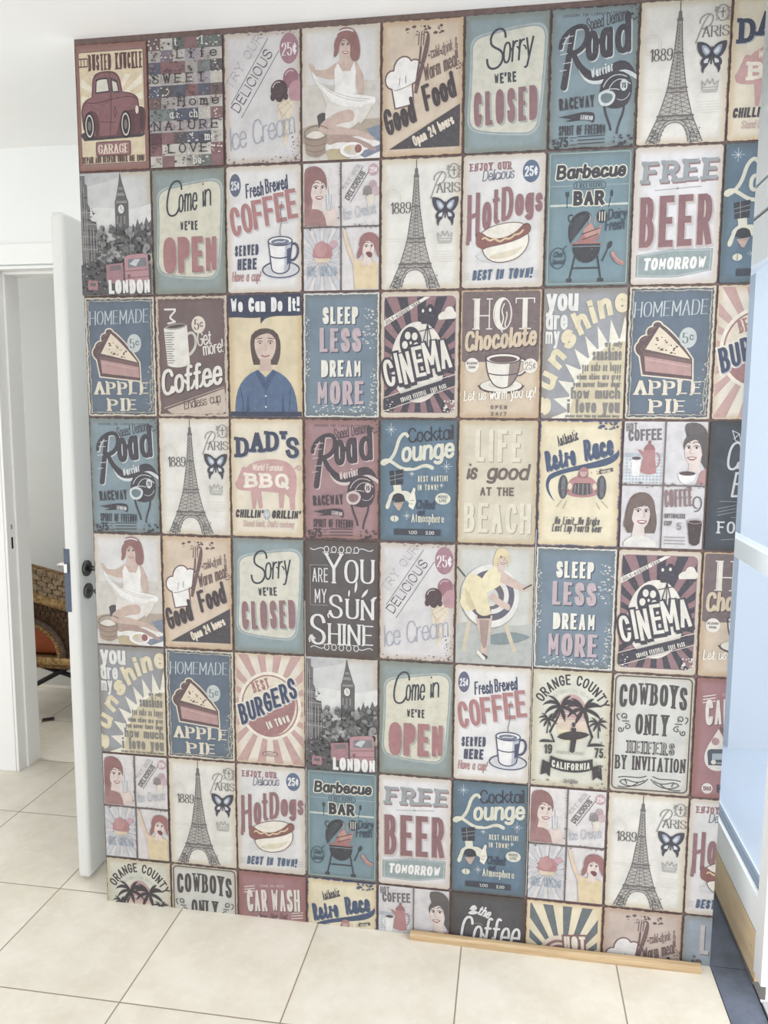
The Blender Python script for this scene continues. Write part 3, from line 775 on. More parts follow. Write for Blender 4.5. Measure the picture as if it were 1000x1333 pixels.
@sign('paris')
def _():
    s = Sign(base=(226, 222, 211), edge=(112, 94, 86), ew=1.4, amp=3.6)
    ik = (108, 101, 100)
    s.part('postmark'); s.O((206, 196, 182), .9, 15, 48, 10, 11); s.O((206, 196, 182), .7, 15, 48, 7.500, 8.200); s.K((208, 200, 186), .6, 'M8 96L28 96M8 98.500L28 98.500'); s.part('faint_script'); s.K((208, 200, 186), .6, 'M66 112L94 112M68 115L92 115M66 118L94 118M70 121L94 121M72 124L90 124')
    s.part('tower')
    fil = (184, 178, 168)
    s.P(fil, 'M42 20L46.500 20L48 56L54 98L34 98L40 56Z'); s.P(fil, 'M34 98L54 98L61 126L26 126Z')
    s.P(fil, 'M26 126L61 126L74 155L58 155C56 138 50 134 43 134C35 134 29 139 27 155L12 155Z')
    s.K(ik, 1.2, 'M44.200 3L44.200 14'); s.P(ik, 'M42.500 13L46 13L46.500 20L47.500 21L47.500 24L41 24L41 21L42 20Z')
    s.K(ik, 1.1, 'M42 24L39.500 58L33.500 98L25 126L12 155M46.500 24L48.500 58L54.500 98L62 126L74.500 155')
    s.K(ik, .9, 'M27 155C29 138 36 133 43 133C51 133 57 138 59 155M24 155C25 138 34 130 43 130C53 130 61 138 62 155')
    s.K(ik, .55, 'M44 24L43.500 126M41.500 98L36 126M47 98L52 126M43 60L41 98M45.500 60L47.500 98M16 155L31 126M20 155L36 126M70 155L56 126M66 155L51 126')
    z = []
    for y in range(26, 97, 4):
        t = (y - 24) / 74; l = 42 - 8.5 * t ** 1.25; r = 46.5 + 8 * t ** 1.25
        z.append('M%.1f %dL%.1f %dM%.1f %dL%.1f %d' % (l, y, r, y + 4, r, y, l - .3, y + 4))
    for y in range(99, 126, 5):
        t = (y - 98) / 28; l = 33.5 - 8.5 * t; r = 54.5 + 7.5 * t
        z.append('M%.1f %dL%.1f %dM%.1f %dL%.1f %d' % (l, y, (l + r) / 2, y + 5, (l + r) / 2, y, l - 1, y + 5)); z.append('M%.1f %dL%.1f %dM%.1f %dL%.1f %d' % (r, y, (l + r) / 2, y + 5, (l + r) / 2, y, r + 1, y + 5))
    for y in range(127, 154, 5):
        t = (y - 126) / 29; l = 26 - 14 * t; r = 61 + 13 * t; iw = 12 + 3 * t
        z.append('M%.1f %dL%.1f %dM%.1f %dL%.1f %d' % (l, y, l + iw - 2, y + 5, l + iw, y, l - 2, y + 5)); z.append('M%.1f %dL%.1f %dM%.1f %dL%.1f %d' % (r, y, r - iw + 2, y + 5, r - iw, y, r + 2, y + 5))
    s.K(ik, .55, ''.join(z), 's')
    s.R(ik, 23, 125, 64, 127.2); s.R(ik, 24, 130, 63, 131.5); s.R(ik, 33, 95, 56, 96.6); s.R(ik, 32, 99.5, 56, 101); s.R(ik, 39.5, 57, 49, 58.6); s.flecks((88, 80, 78), 46, 2, 16, 140, 26, 156, .9); s.flecks((88, 80, 78), 46, 12, 60, 140, 72, 156, .9)
    s.K((140, 132, 122), .8, 'M25 128.500L62 128.500M33 98L55 98', 's')
    s.part('lettering'); s.T((84, 78, 80), '1889', 13, 66, 14, 25, 1.3, 'serif', g=.6, sl=.3); s.K((150, 144, 138), 1.2, 'M76 19C68 28 66 40 62 49M66 28C64 20 78 14 80 22C80 30 74 34 68 34'); s.T((112, 104, 104), 'ARIS', 69, 43, 12, 29, 1.3, 'serif', g=1.2, sl=.4)
    s.part('wreath'); s.O((150, 144, 136), 1.1, 90, 18, 6.500, 8.500, 14); s.K((120, 112, 108), 1.1, 'M90 13L90 23M87.500 17L92.500 17'); s.flecks((150, 144, 136), 22, 4, 82, 12, 86, 26, 1); s.flecks((150, 144, 136), 22, 5, 94, 12, 98, 26, 1)
    s.part('butterfly'); bk = (70, 68, 80); bl = (142, 160, 186); pl = (206, 212, 220)
    for sgn in (1, -1):
        s.push(sgn, 1, 80, 62); s.P(bk, 'M0 -6C4 -13 12 -15 16 -14C17 -8 14 0 9 3C13 6 12 11 10 12C11 16 9 20 8 20C8 16 6 13 4 12L1 4Z'); s.P(bl, 'M1.500 -4C5 -10 9 -11 11 -10C11 -4 8 0 6 1C4 0 2 0 1.500 -4Z'); s.P(pl, 'M2.500 -3C5 -7 7 -8 8.500 -7.500C8.500 -3 6 -1 4 -1ZM3 4C6 4 9 6 8 9L4 9Z'); s.pop()
    s.K(bk, 1.6, 'M80 54L80 72'); s.part('crown'); s.K((170, 164, 158), .9, 'M72 100L71 90L75 95L77 88L80 94L83 88L85 95L89 90L88 100ZM72 97L88 97M72 102L88 102')
    return s

@sign('dads')
def _():
    s = Sign(base=(228, 214, 187), edge=(98, 80, 72), ew=1.6, r=4)
    s.part('lettering')
    for ch, x, y in (('D', 8, 52), ('A', 28, 45), ('D', 49, 44), ("'", 70, 44), ('S', 76, 53)):
        w = {"'": 5}.get(ch, 18)
        s.TS((62, 70, 100), (176, 182, 190), 1.3, 1.3, ch, x, y, 27 if ch != 'S' else 29, w, 6, 'slab', sl=2.4)
    s.part('pig'); pk = (214, 148, 144)
    s.P(pk, 'M6 86C10 84 10 78 14 72C15 66 18 62 22 66C30 56 46 54 60 54C78 54 88 62 90 76C91 88 90 94 88 102L88 120L82 120L80 104L74 98L72 118L67 118L66 98L42 96L44 118L39 120L36 104L34 120L30 120L28 96C18 96 10 96 8 92Z'); s.K(pk, 1.6, 'M88 66C92 60 98 62 96 66C94 70 90 66 92 62')
    s.T((236, 222, 198), 'World Famous', 30, 69, 9, 42, 1.0, 'script', sk=.1); s.T((238, 226, 204), 'BBQ', 20, 92, 20, 60, 5.0, 'slab', sl=2, g=3)
    s.part('lettering'); s.T((74, 68, 74), "CHILLIN'", 6, 132, 11, 38, 2.3, sk=.12, g=.9); s.E((160, 170, 184), 49.500, 127, 4.500, 7); s.K((222, 222, 220), 1.2, 'M49.500 122L49.500 132M47 124L47 127C47 129 52 129 52 127L52 124'); s.T((74, 68, 74), "GRILLIN'", 56, 132, 11, 39, 2.3, sk=.12, g=.9)
    s.T((216, 168, 158), "Stand back, Dad's cooking", 16, 144, 9, 70, .9, 'script', sk=.15)
    return s

@sign('london')
def _():
    s = Sign(base=(206, 205, 203), edge=(82, 76, 76), ew=1.3)
    rd = random.Random(11)
    s.part('sky'); s.P((186, 186, 186), 'M1 1L60 1C50 14 30 12 1 20Z'); s.P((218, 217, 214), 'M1 46C30 38 60 56 99 42L99 80L1 80Z')
    s.part('clock_tower'); g1, g2 = (98, 94, 96), (140, 137, 136)
    s.P(g1, 'M56.500 2L57.500 2L60 14L63 24L66 34L68 38L68 92L49 92L49 38L50.500 34L53 24L55 14Z'); s.P(g2, 'M51 37L66 37L66 40L51 40ZM53 27L62 27L63 31L52 31ZM51 56L53 56L53 66L51 66ZM56 56L58 56L58 66L56 66ZM61 56L63 56L63 66L61 66ZM55 20L60 20L61 23L54.500 23Z'); s.E((222, 220, 214), 57.500, 47.500, 4.600, 6); s.O((70, 66, 68), .8, 57.500, 47.500, 4.600, 6); s.K((70, 66, 68), .7, 'M57.500 43.500L57.500 47.500L59.500 49')
    s.part('street')
    s.P((104, 100, 102), 'M70 74L74 66L76 72L80 60L82 68L86 64L88 70L92 58L95 66L99 62L99 104L70 104Z')
    s.P((112, 108, 108), 'M1 4L8 4L8 14L11 16L11 40L14 44L14 62L22 62L24 78L26 130L1 134Z'); s.K((60, 57, 60), 1.2, 'M2 30L10 32M2 58L14 60M2 72L22 74M2 90L24 92M12 60L22 64'); s.flecks((70, 66, 70), 60, 31, 2, 26, 22, 118, 1.3); s.K((176, 172, 168), .7, 'M3 10L3 120M6 18L6 120M9 46L9 120M14 70L14 118M18 70L18 118M22 80L22 116M2 50L13 50M2 64L22 66M2 80L24 82M2 96L25 98'); s.K((70, 66, 70), 1.0, 'M4.500 24L4.500 44M4.500 56L4.500 74M12 72L12 92M16 72L16 92M20 84L20 96M12 102L12 112')
    for k in range(130):
        t = rd.random(); x = rd.uniform(24, 97); y = rd.uniform(67 + abs(x - 56) * .12, 122)
        c = rd.choice([70, 84, 98, 112, 126, 142])
        s.E((c, c - 1, c - 2), x, y, rd.uniform(2, 5), rd.uniform(2, 5), 9)
    s.P((86, 82, 84), 'M1 118L26 112L40 120L99 118L99 157L1 157Z'); s.flecks((50, 48, 52), 40, 2, 2, 112, 36, 156, 2.4); s.flecks((150, 146, 144), 26, 9, 2, 104, 36, 150, 1.4); s.flecks((60, 58, 62), 40, 21, 20, 80, 98, 120, 1.6)
    s.part('bus'); rb = (194, 126, 134)
    s.P((176, 112, 120), 'M36 118L60 116L60 142L37 142Z'); s.P((120, 104, 110), 'M42 120L57 119L57 125L42 126Z'); s.P(rb, 'M62 112C62 107 66 106 90 105C94 105 95 108 95 112L96 146L63 146Z'); s.P((122, 120, 128), 'M67 112L92 110L93 121L67 123Z'); s.P((196, 200, 204), 'M69 118L76 112L84 112L78 121Z'); s.K((140, 84, 94), 1, 'M63 127L96 125M63 136L96 134M60 142L96 141'); s.R((140, 84, 94), 66, 131, 70, 135); s.R((180, 112, 120), 10, 138, 24, 150, 2); s.R((104, 92, 96), 13, 141, 21, 145)
    s.part('lettering'); s.TS((230, 228, 224), (120, 112, 112), .8, .8, 'LONDON', 39, 155.500, 18, 58, 4.2, g=1.2)
    return s

@sign('coffee')
def _():
    s = Sign(base=(226, 223, 221), edge=(108, 92, 86), ew=1.1, r=5)
    s.part('price_badge'); s.E((92, 98, 132), 13, 24, 7.500, 14); s.T((222, 222, 226), '25¢', 13, 30, 11, 11, 1.5, al='c', g=.4)
    s.part('lettering'); s.T((70, 76, 110), 'Fresh', 27, 41, 18, 24, 2.0, 'script', rot=8, sk=.1); s.T((70, 76, 110), 'Brewed', 53, 36, 18, 30, 2.0, 'script', rot=10, sk=.1)
    for i, ch in enumerate('COFFEE'):
        x = 8 + i * 14.8; y = 87 - i * 3.9
        s.TS((192, 110, 110), (196, 192, 192), 1.6, 2.2, ch, x, y, 36, 13.500 if ch != 'O' else 14.5, 5.2, rot=6, sk=-.02)
    s.T((70, 76, 110), 'SERVED', 11, 112, 14, 32, 3.0, g=.8, rot=3, sk=.08); s.T((70, 76, 110), 'HERE', 14, 129, 14.500, 26, 3.2, g=.9, rot=2, sk=.08); s.T((196, 120, 118), 'Have a cup!', 7, 143, 13, 38, 1.2, 'script', sk=.1)
    s.part('cup'); nv = (72, 78, 114)
    s.E((206, 206, 214), 72, 131, 24, 10); s.O(nv, 1.6, 72, 129, 24, 10); s.K(nv, 3.0, 'M86 98C98 92 98 120 84 118'); s.P((234, 231, 229), 'M56 94L60 128C62 136 80 136 83 128L87 94Z'); s.P((180, 184, 202), 'M78 96L87 94L83 128C82 132 78 134 76 134Z'); s.P(nv, 'M80 104L86 102L84 120L80 124Z'); s.K(nv, 1.6, 'M56 94L60 128C62 136 80 136 83 128L87 94M58 112C64 116 78 116 84 112'); s.E((234, 231, 229), 71.500, 94, 15.500, 5.500); s.E((110, 116, 146), 71.500, 95, 12, 3.8); s.O(nv, 1.5, 71.500, 94, 15.500, 5.500); s.K((234, 231, 229), 1, 'M64 96C68 93 74 97 78 94'); s.K((128, 116, 130), .9, 'M72 88C69 78 76 72 73 62C71 56 74 50 74 46')
    return s

def rays4(s, cx, cy, c, x0, y0, x1, y1): s.rays(c, cx, cy, 16, 0.1, .5, 130, x0, y0, x1, y1)
@sign('quad')
def _():
    s = Sign(base=(150, 130, 126), edge=(92, 76, 74), ew=1.6, amp=3)
    q = [(2, 2, 49, 78), (51, 2, 98, 78), (2, 80, 49, 156), (51, 80, 98, 156)]
    s.part('backdrop')
    for b in q: s.R((220, 212, 210), *b, 1)
    s.part('woman'); s.P((164, 108, 106), 'M5 8C18 0 32 8 32 26C34 40 20 46 14 60L3 72L3 14Z'); face(s, 20, 34, 1.0, (158, 96, 94), (230, 202, 190)); s.P((158, 96, 94), 'M8 12C14 2 30 6 32 22C28 16 18 16 14 22C10 30 14 44 8 54C2 48 2 24 8 12Z')
    s.P((172, 112, 108), 'M3 62C10 54 20 56 26 60L34 77L3 77Z'); s.P((228, 198, 184), 'M28 60C34 50 40 50 42 58C46 62 46 70 44 77L32 77Z'); s.P((206, 210, 214), 'M31 40L38 40L37 58L32 58Z'); s.K((150, 150, 158), .7, 'M31 40L32 58L37 58L38 40M34 30L35 52')
    s.part('ice_cream_print'); s.push(.47, .47, 51, 3); s.T((190, 184, 188), 'TRY OUR', 10, 67, 11, 72, 2.5, 'serif', rot=54)
    s.K((110, 100, 104), 1.5, 'M10 84L58 10M23 101L72 25'); s.T((104, 96, 100), 'DELICIOUS', 19.500, 96, 14, 82, 2.6, rot=56, g=1.6); s.E((206, 150, 162), 85, 20, 13, 15); s.T((236, 226, 226), '25¢', 85, 27, 14, 19, 2.2, al='c', g=.6); cone(s, 76, 72, 1.0, True); s.T((186, 194, 206), 'Ice Cream', 6, 146, 30, 88, 2.2, 'script', rot=10, sk=.15); s.pop()
    s.part('sundae_print'); rays4(s, 26, 118, (196, 198, 206), 2.5, 80.5, 48.5, 155.500); s.P((198, 116, 118), 'M14 116C12 100 24 92 30 98C40 100 40 110 38 117Z'); s.E((206, 132, 132), 24, 106, 8, 9); s.P((222, 196, 160), 'M15 117L37 117L34 122L18 122Z'); s.E((206, 150, 162), 41, 100, 4.500, 5); s.T((150, 168, 190), 'ICE CREAM', 26, 139, 13, 38, 2.0, al='c', g=.7)
    s.part('woman'); sk = (230, 204, 178); s.P((226, 196, 164), 'M53 84C55 82 57 84 58 90L66 116L78 124L76 140L68 130C62 118 54 98 53 84Z'); s.P((226, 200, 150), 'M66 128C74 116 88 120 97 124L97 155L68 155Z'); face(s, 84, 106, .78, (172, 96, 96), (232, 204, 190)); s.P((172, 96, 96), 'M74 98C74 86 92 82 98 94L98 118C94 112 94 104 90 98C84 96 78 98 76 104C72 104 73 100 74 98Z'); s.P((140, 66, 70), 'M82 111C85 109 89 110 90 113C90 119 84 119 82 111Z')
    s.part('worn_patch'); s.K((110, 92, 90), 1.6, 'M50 2L50 30L49.500 60L50.500 78L50 156'); s.K((110, 92, 90), 1.6, 'M2 79L30 78.500L50 79.500L70 79L98 79.500'); s.flecks((110, 92, 90), 30, 8, 2, 76, 98, 82, 1.1); s.flecks((110, 92, 90), 20, 18, 47, 4, 53, 156, 1.0)
    return s

@sign('hotdogs')
def _():
    s = Sign(base=(222, 218, 215), edge=(106, 92, 88), ew=1.1, r=5)
    s.part('lettering'); s.T((166, 104, 106), 'ENJOY OUR', 9, 20, 9.500, 50, 2.2, 'slab', g=1.0, sl=.9, rot=1); s.T((100, 104, 130), 'Delicious', 24, 32, 13, 38, 1.2, 'script', sk=.2, rot=4)
    s.part('price_badge'); s.E((84, 108, 148), 82, 22, 10, 13); s.T((226, 226, 228), '25¢', 82, 28, 12, 15, 1.9, al='c', g=.5)
    s.part('lettering')
    wp = lambda X, Y: (X, Y + 26 * ((96 - X) / 90) ** 2 * (0.35 + 0.65 * max(0, (Y - 30)) / 40))
    for c, o in (((206, 194, 194), 1.2), ((158, 98, 102), 0)):
        for ch, x, w, h in (('H', 7, 15, 40), ('o', 25, 11, 38), ('t', 37, 9, 40), ('D', 48, 14, 36), ('o', 64, 10.500, 34), ('g', 76, 10, 32), ('s', 88, 8.5, 30)):
            s.T(c, ch, x, 72 - (x - 50) * .08, h, w, 5.0 if ch != 's' else 4.2, warp=wp, dx=o, dy=o)
    s.K((158, 98, 102), 4.5, 'M9.500 86L8 104')
    s.part('hot_dog')
    s.P((206, 206, 208), 'M18 118C20 130 60 132 84 112L82 100Z'); s.P((232, 222, 206), 'M22 96C26 82 70 76 76 84L76 96L24 104Z'); s.K((128, 88, 80), 1, 'M22 96C26 82 70 76 76 84')
    s.P((156, 84, 76), 'M18 96C18 90 24 90 30 96C44 104 64 96 72 86C78 78 86 84 82 92C74 110 30 118 20 108C17 104 18 100 18 96Z'); s.K((128, 76, 70), 1, 'M18 96C18 90 24 90 30 96C44 104 64 96 72 86C78 78 86 84 82 92'); s.K((222, 190, 140), 2.2, 'M26 99C30 94 32 104 38 100C42 96 44 106 50 101C55 96 56 103 62 97C66 92 68 98 74 90')
    s.P((238, 230, 212), 'M26 112C30 106 60 108 80 94C84 104 78 118 64 124C48 130 30 128 26 112Z'); s.P((222, 208, 176), 'M34 122C36 114 60 116 74 108C72 116 56 126 34 122Z'); s.K((128, 88, 80), 1.1, 'M26 112C30 106 60 108 80 94C84 104 78 118 64 124C48 130 30 128 26 112Z')
    s.part('lettering'); s.T((72, 98, 140), 'BEST IN TOWN!', 14, 148, 12.500, 72, 2.6, sk=.16, g=1, rot=1.5); s.K((190, 186, 188), .7, 'M5 140L11 140M5 143L11 143M5 146L11 146M88 138L95 138M88 141L95 141M88 144L95 144', 's')
    return s

@sign('bbqbar')
def _():
    s = Sign(base=(106, 145, 160), edge=(74, 76, 80), ew=1.4)
    bd = (62, 64, 72); cr = (224, 218, 196)
    s.part('border'); s.RO((170, 190, 192), .7, 4, 4, 96, 154, 2)
    s.part('lettering'); s.TO(bd, cr, 2.6, 'Barbecue', 11, 34, 17, 80, 3.6, 'script', g=.2, sk=.12, rot=1); s.K((176, 194, 192), .5, 'M5 41L95 41'); s.R((106, 145, 160), 31, 36, 70, 46, 5); s.RO(bd, .8, 32, 37, 69, 45, 4); s.T(bd, 'EXCLUSIVE', 50.500, 43.800, 5.600, 31, .9, 'serif', al='c', g=.9, sl=.3)
    s.R((196, 208, 192), 5, 62, 95, 64.5); s.TO(bd, cr, 2.4, 'BAR', 50, 64, 17, 36, 4.4, al='c', g=1.2)
    s.K(bd, 1.0, 'M25 48L25 66M23.500 48L23.500 53M26.500 48L26.500 53M75 56L73 66'); s.E(bd, 76, 51, 1.6, 4)
    s.part('grill'); s.P(bd, 'M30 107C24 92 28 74 42 71C48 69 52 72 54 76Z'); s.K(bd, 1.4, 'M29 82C25 78 28 72 32 75'); s.P((70, 74, 82), 'M33 104C28 92 32 78 44 74L48 76Z')
    s.P((186, 104, 98), 'M38 106L46 94L60 106ZM42 100L50 84L58 92L66 88L62 104Z'); s.P((206, 134, 118), 'M44 92L54 84L58 92L66 86L64 98L48 102Z'); s.K((112, 74, 74), 1.4, 'M43 97L64 90M44 103L62 97'); s.K((206, 150, 140), 1.0, 'M52 84C50 80 54 78 52 75M58 86C56 82 60 80 58 77')
    s.R((186, 104, 98), 32, 106, 66, 108.5); s.P(bd, 'M33 108L65 108C66 122 58 130 49 130C40 130 32 122 33 108Z'); s.K(bd, 1.8, 'M36 122L30 150M62 122L67 150M33 136L65 136'); s.R(bd, 27, 148, 33, 152); s.R(bd, 63, 148, 70, 152); s.K((150, 164, 172), .7, 'M33 111L65 111')
    s.part('cutlery_badge'); s.E(bd, 66, 77, 6, 7.5); s.K(cr, 1.0, 'M63 72L63 82M66 72L66 82M69 72L69 82')
    s.part('lettering'); s.T((64, 76, 100), 'Dairy', 73, 81, 12, 22, 1.4, 'script', rot=4, sk=.1); s.T((64, 76, 100), 'Fresh', 70, 94, 13, 22, 1.4, 'script', rot=4, sk=.1)
    s.part('chef_stamp'); s.O((66, 84, 100), 1.0, 16, 124, 9, 12); s.T((66, 84, 100), 'Chef', 16, 123, 7, 12, .9, 'script', al='c'); s.T((66, 84, 100), 'Special', 16, 131, 6, 14, .8, 'script', al='c'); s.K((66, 84, 100), 1.1, 'M22 114L26 110')
    s.part('sausage'); s.K((190, 120, 112), 5.5, 'M80 120C82 126 86 130 91 131'); s.K((214, 168, 156), .9, 'M79 119C82 124 86 128 91 130'); s.part('spatula'); s.K(bd, 1.4, 'M68 128L74 114'); s.E(bd, 76, 110, 2.4, 4.5, rot=.4)
    return s

@sign('beer')
def _():
    s = Sign(base=(224, 220, 222), edge=(104, 90, 86), ew=1.2, r=5)
    s.part('lettering'); s.TS((146, 156, 160), (158, 106, 108), 1.4, 2.0, 'FREE', 10, 42, 25, 84, 5.6, 'slab', sk=.08, sl=2.6, g=4.4, rot=1.5); s.K((150, 158, 164), .9, 'M25 50L76 47'); s.E((150, 158, 164), 50, 48.500, 1.5, 1.5)
    s.part('lettering'); s.TS((206, 178, 166), (190, 190, 196), 1.2, 1.2, 'BEER', 9, 116, 58, 82, 7.6, g=5, sk=.02, rot=1.5, ew=2.4); s.T((150, 92, 98), 'BEER', 9, 115, 58, 82, 7.8, g=5, sk=.02, rot=1.5)
    s.part('ribbon'); rb = 'M7 123C30 120 40 117 52 117C70 117 84 117 93 117L92 142C80 143 62 149 46 149C30 149 16 148 7 148Z'; s.P((138, 160, 160), rb); s.push(.95, .9, 2.5, 13.3); s.K((196, 206, 204), .8, rb); s.pop(); s.T((238, 235, 230), 'TOMORROW', 50, 140, 14, 70, 3.2, al='c', sk=.12, g=1.0, rot=1)
    return s

@sign('lounge')
def _():
    s = Sign(base=(84, 120, 150), edge=(66, 72, 84), ew=1.5, mott=.16)
    cr = (216, 213, 190); dk = (58, 60, 70)
    s.part('star')
    for x, y, r in ((15, 14, 7), (86, 60, 7), (42, 70, 3.5), (36, 124, 5), (80, 84, 3)):
        s.K((186, 200, 204), .6, 'M%g %gL%g %gM%g %gL%g %gM%g %gL%g %gM%g %gL%g %g' % (x - r, y, x + r, y, x, y - r * 1.1, x, y + r * 1.1, x - r * .5, y - r * .5, x + r * .5, y + r * .5, x - r * .5, y + r * .5, x + r * .5, y - r * .5)); s.E((206, 214, 212), x, y, 1.1)
    s.part('lettering'); s.T(dk, 'Cocktail', 37, 31, 19, 58, 2.0, 'script', sk=.06, rot=5)
    s.K(cr, 4.2, 'M36 22C34 16 27 20 24 30C21 42 18 52 6 58C0 58 6 50 14 54C22 58 28 66 40 64'); s.T(cr, 'ounge', 28, 56, 27, 68, 4.2, 'script', g=.2, sk=.14, rot=6); s.taper(cr, 3, 5, 'M40 64C50 66 56 54 68 62')
    s.part('cocktail_shaker'); s.G(dk, (13, 67), (31, 64), (31, 84), (15, 85)); s.K((150, 160, 166), .6, 'M13 74L31 70M14 79L31 75M20 66L21 84'); s.P(cr, 'M18 85L28 84L29 92C38 90 44 96 46 106C48 112 42 116 40 110C38 104 34 104 32 104L16 104C14 110 14 116 10 116C6 114 10 108 12 102C12 96 18 94 19 92Z'); s.P(dk, 'M18 98C22 94 28 94 32 98L34 104L26 108L16 104Z'); s.P((200, 160, 138), 'M18 108L32 106L27 117L24 117Z'); s.P((232, 226, 206), 'M40 98L44 88C46 86 48 90 46 94L48 106L44 116L38 112Z'); s.K((150, 140, 120), .7, 'M20 109L31 108M40 104L45 104M40 108L44 109')
    s.part('coin'); s.E(cr, 20, 128, 5.500, 4); s.K(dk, .8, 'M20 125L20 131')
    s.part('lettering'); s.T(cr, 'BEST MARTINI', 50, 80, 7.500, 38, 1.1, g=1, rot=2); s.T(cr, 'IN TOWN!', 50, 91, 7.500, 26, 1.1, g=1, rot=2)
    s.part('badge'); s.E(cr, 82, 101, 10, 7.500, 14); s.T((96, 110, 112), 'MUSIC', 82, 100.500, 4, 12, .8, al='c', g=.4); s.T((96, 110, 112), 'LIVE', 82, 105.500, 4, 9, .8, al='c', g=.4)
    s.part('lettering'); s.T((60, 72, 96), 'Chilled', 48, 115, 12, 24, 1.4, 'script', sk=.04); s.T((60, 72, 96), 'out', 50, 123, 8, 10, 1.2, 'script', sk=.04); s.T(cr, 'Atmosphere', 42, 132, 11, 42, 1.4, 'serif', g=.5, sl=.2)
    s.part('price_strip'); s.R((62, 66, 80), 20, 141, 80, 149); s.T((200, 204, 198), '1.00', 44, 147.500, 4.500, 11, .8, al='c'); s.T((200, 204, 198), '2.00', 66, 147.500, 4.500, 11, .8, al='c')
    return s

@sign('pie')
def _():
    s = Sign(base=(90, 110, 134), edge=(110, 92, 84), ew=1.2, amp=4.5, chip=(206, 192, 166), chipw=2.6)
    cr = (226, 212, 186); bn = (104, 76, 78)
    s.part('border'); s.rag((206, 194, 168), 6, .8, .7, 3)
    s.part('lettering'); s.T((190, 204, 210), 'HOMEMADE', 7, 37, 18, 84, 1.4, 'serif', sk=.08, rot=2, g=1.6, sl=.2)
    s.part('pie_slice'); o = 'M14 66C8 70 10 78 16 82L20 104L77 110L76 86C64 68 50 52 40 46C38 40 28 42 30 48C22 48 22 56 24 58C18 58 14 62 14 66Z'
    s.P(cr, o); s.K(cr, 3.4, o); s.P(bn, o); s.P((228, 208, 178), 'M22 74L37 48C50 58 64 74 74 86Z'); s.flecks((104, 76, 70), 12, 3, 30, 60, 48, 76, 1.7); s.flecks((104, 76, 70), 8, 7, 46, 68, 62, 80, 1.5)
    s.P((128, 90, 88), 'M19 77L75 87L75 92L20 82Z'); s.P((196, 138, 132), 'M21 82L75 92L76 106L23 100Z'); s.K((216, 160, 148), 1.4, 'M24 86L72 95'); s.K((140, 100, 98), 1.2, 'M17 64L28 56M20 70L22 76M26 52L33 48')
    s.part('price_badge'); s.E((186, 198, 194), 70, 61, 10, 12); s.T((96, 104, 116), '5', 67, 68, 13, 7, 1.6, 'serif', al='c', sl=.4); s.T((96, 104, 116), 'c', 74, 64, 9, 4.500, 1.2, al='c')
    s.part('lettering'); s.T(cr, 'APPLE', 11, 128, 18, 78, 4.6, 'serif', thin=1.3, g=2.6, sl=1.1, rot=-.5); s.T(cr, 'PIE', 29, 150, 17, 43, 4.8, 'serif', thin=1.3, g=4.2, sl=1.3)
    s.part('worn_patch'); s.flecks((206, 194, 168), 40, 5, 84, 96, 97, 152, 1.1); s.K((206, 194, 168), .8, 'M98 88L90 92L97 98M92 110L90 130L92 146M98 128L94 134')
    return s

@sign('mug')
def _():
    s = Sign(base=(118, 91, 90), edge=(92, 72, 70), ew=1.2, amp=6, chip=(198, 174, 150), chipw=3.4)
    cr = (226, 220, 208)
    s.part('border'); s.rag((196, 176, 152), 4, 1.1, .9, 9)
    s.part('mug'); s.K(cr, 2.4, 'M14 18L28 18C30 22 18 26 22 30L28 34L18 36'); s.K((200, 194, 184), 3.4, 'M44 50C56 42 58 60 54 68C50 74 48 76 46 76'); s.P(cr, 'M12 42L44 38L47 88C40 94 22 94 16 90Z'); s.P((156, 148, 142), 'M12 42C20 36 36 34 44 38C40 44 22 46 12 42Z'); s.P((84, 68, 66), 'M16 41C22 38 36 36 42 38C36 42 24 43 16 41Z')
    z = ''.join('M%.1f %dL%.1f %d' % (13 + (y - 42) * .08, y, 22 + (y % 5), y) for y in range(48, 90, 3)); s.K((128, 116, 112), 1.0, z, 's')
    s.part('price_badge'); s.E((222, 206, 186), 60, 38, 9.500, 11); s.T((90, 74, 74), '5', 57.500, 45, 14, 7, 1.7, 'serif', al='c', sl=.4); s.T((90, 74, 74), 'c', 64, 41, 9, 4.500, 1.2, al='c')
    s.part('lettering'); s.T(cr, 'Get', 58, 66, 19, 20, 1.6, 'script', rot=8, sk=.12); s.T(cr, 'more!', 66, 78, 17, 28, 1.6, 'script', rot=10, sk=.1)
    s.TS(cr, (78, 60, 60), 1.1, 1.1, 'Coffee', 7, 131, 34, 86, 4.4, 'script', rot=11, sk=.2, g=.6)
    s.part('banner'); s.G((206, 180, 154), (14, 148), (94, 120), (96, 150), (90, 153), (20, 153)); s.K((196, 176, 152), .9, 'M10 146L94 118'); s.T((104, 80, 78), 'Endless cup', 38, 148, 13, 52, 1.2, 'script', rot=11, sk=.1)
    return s

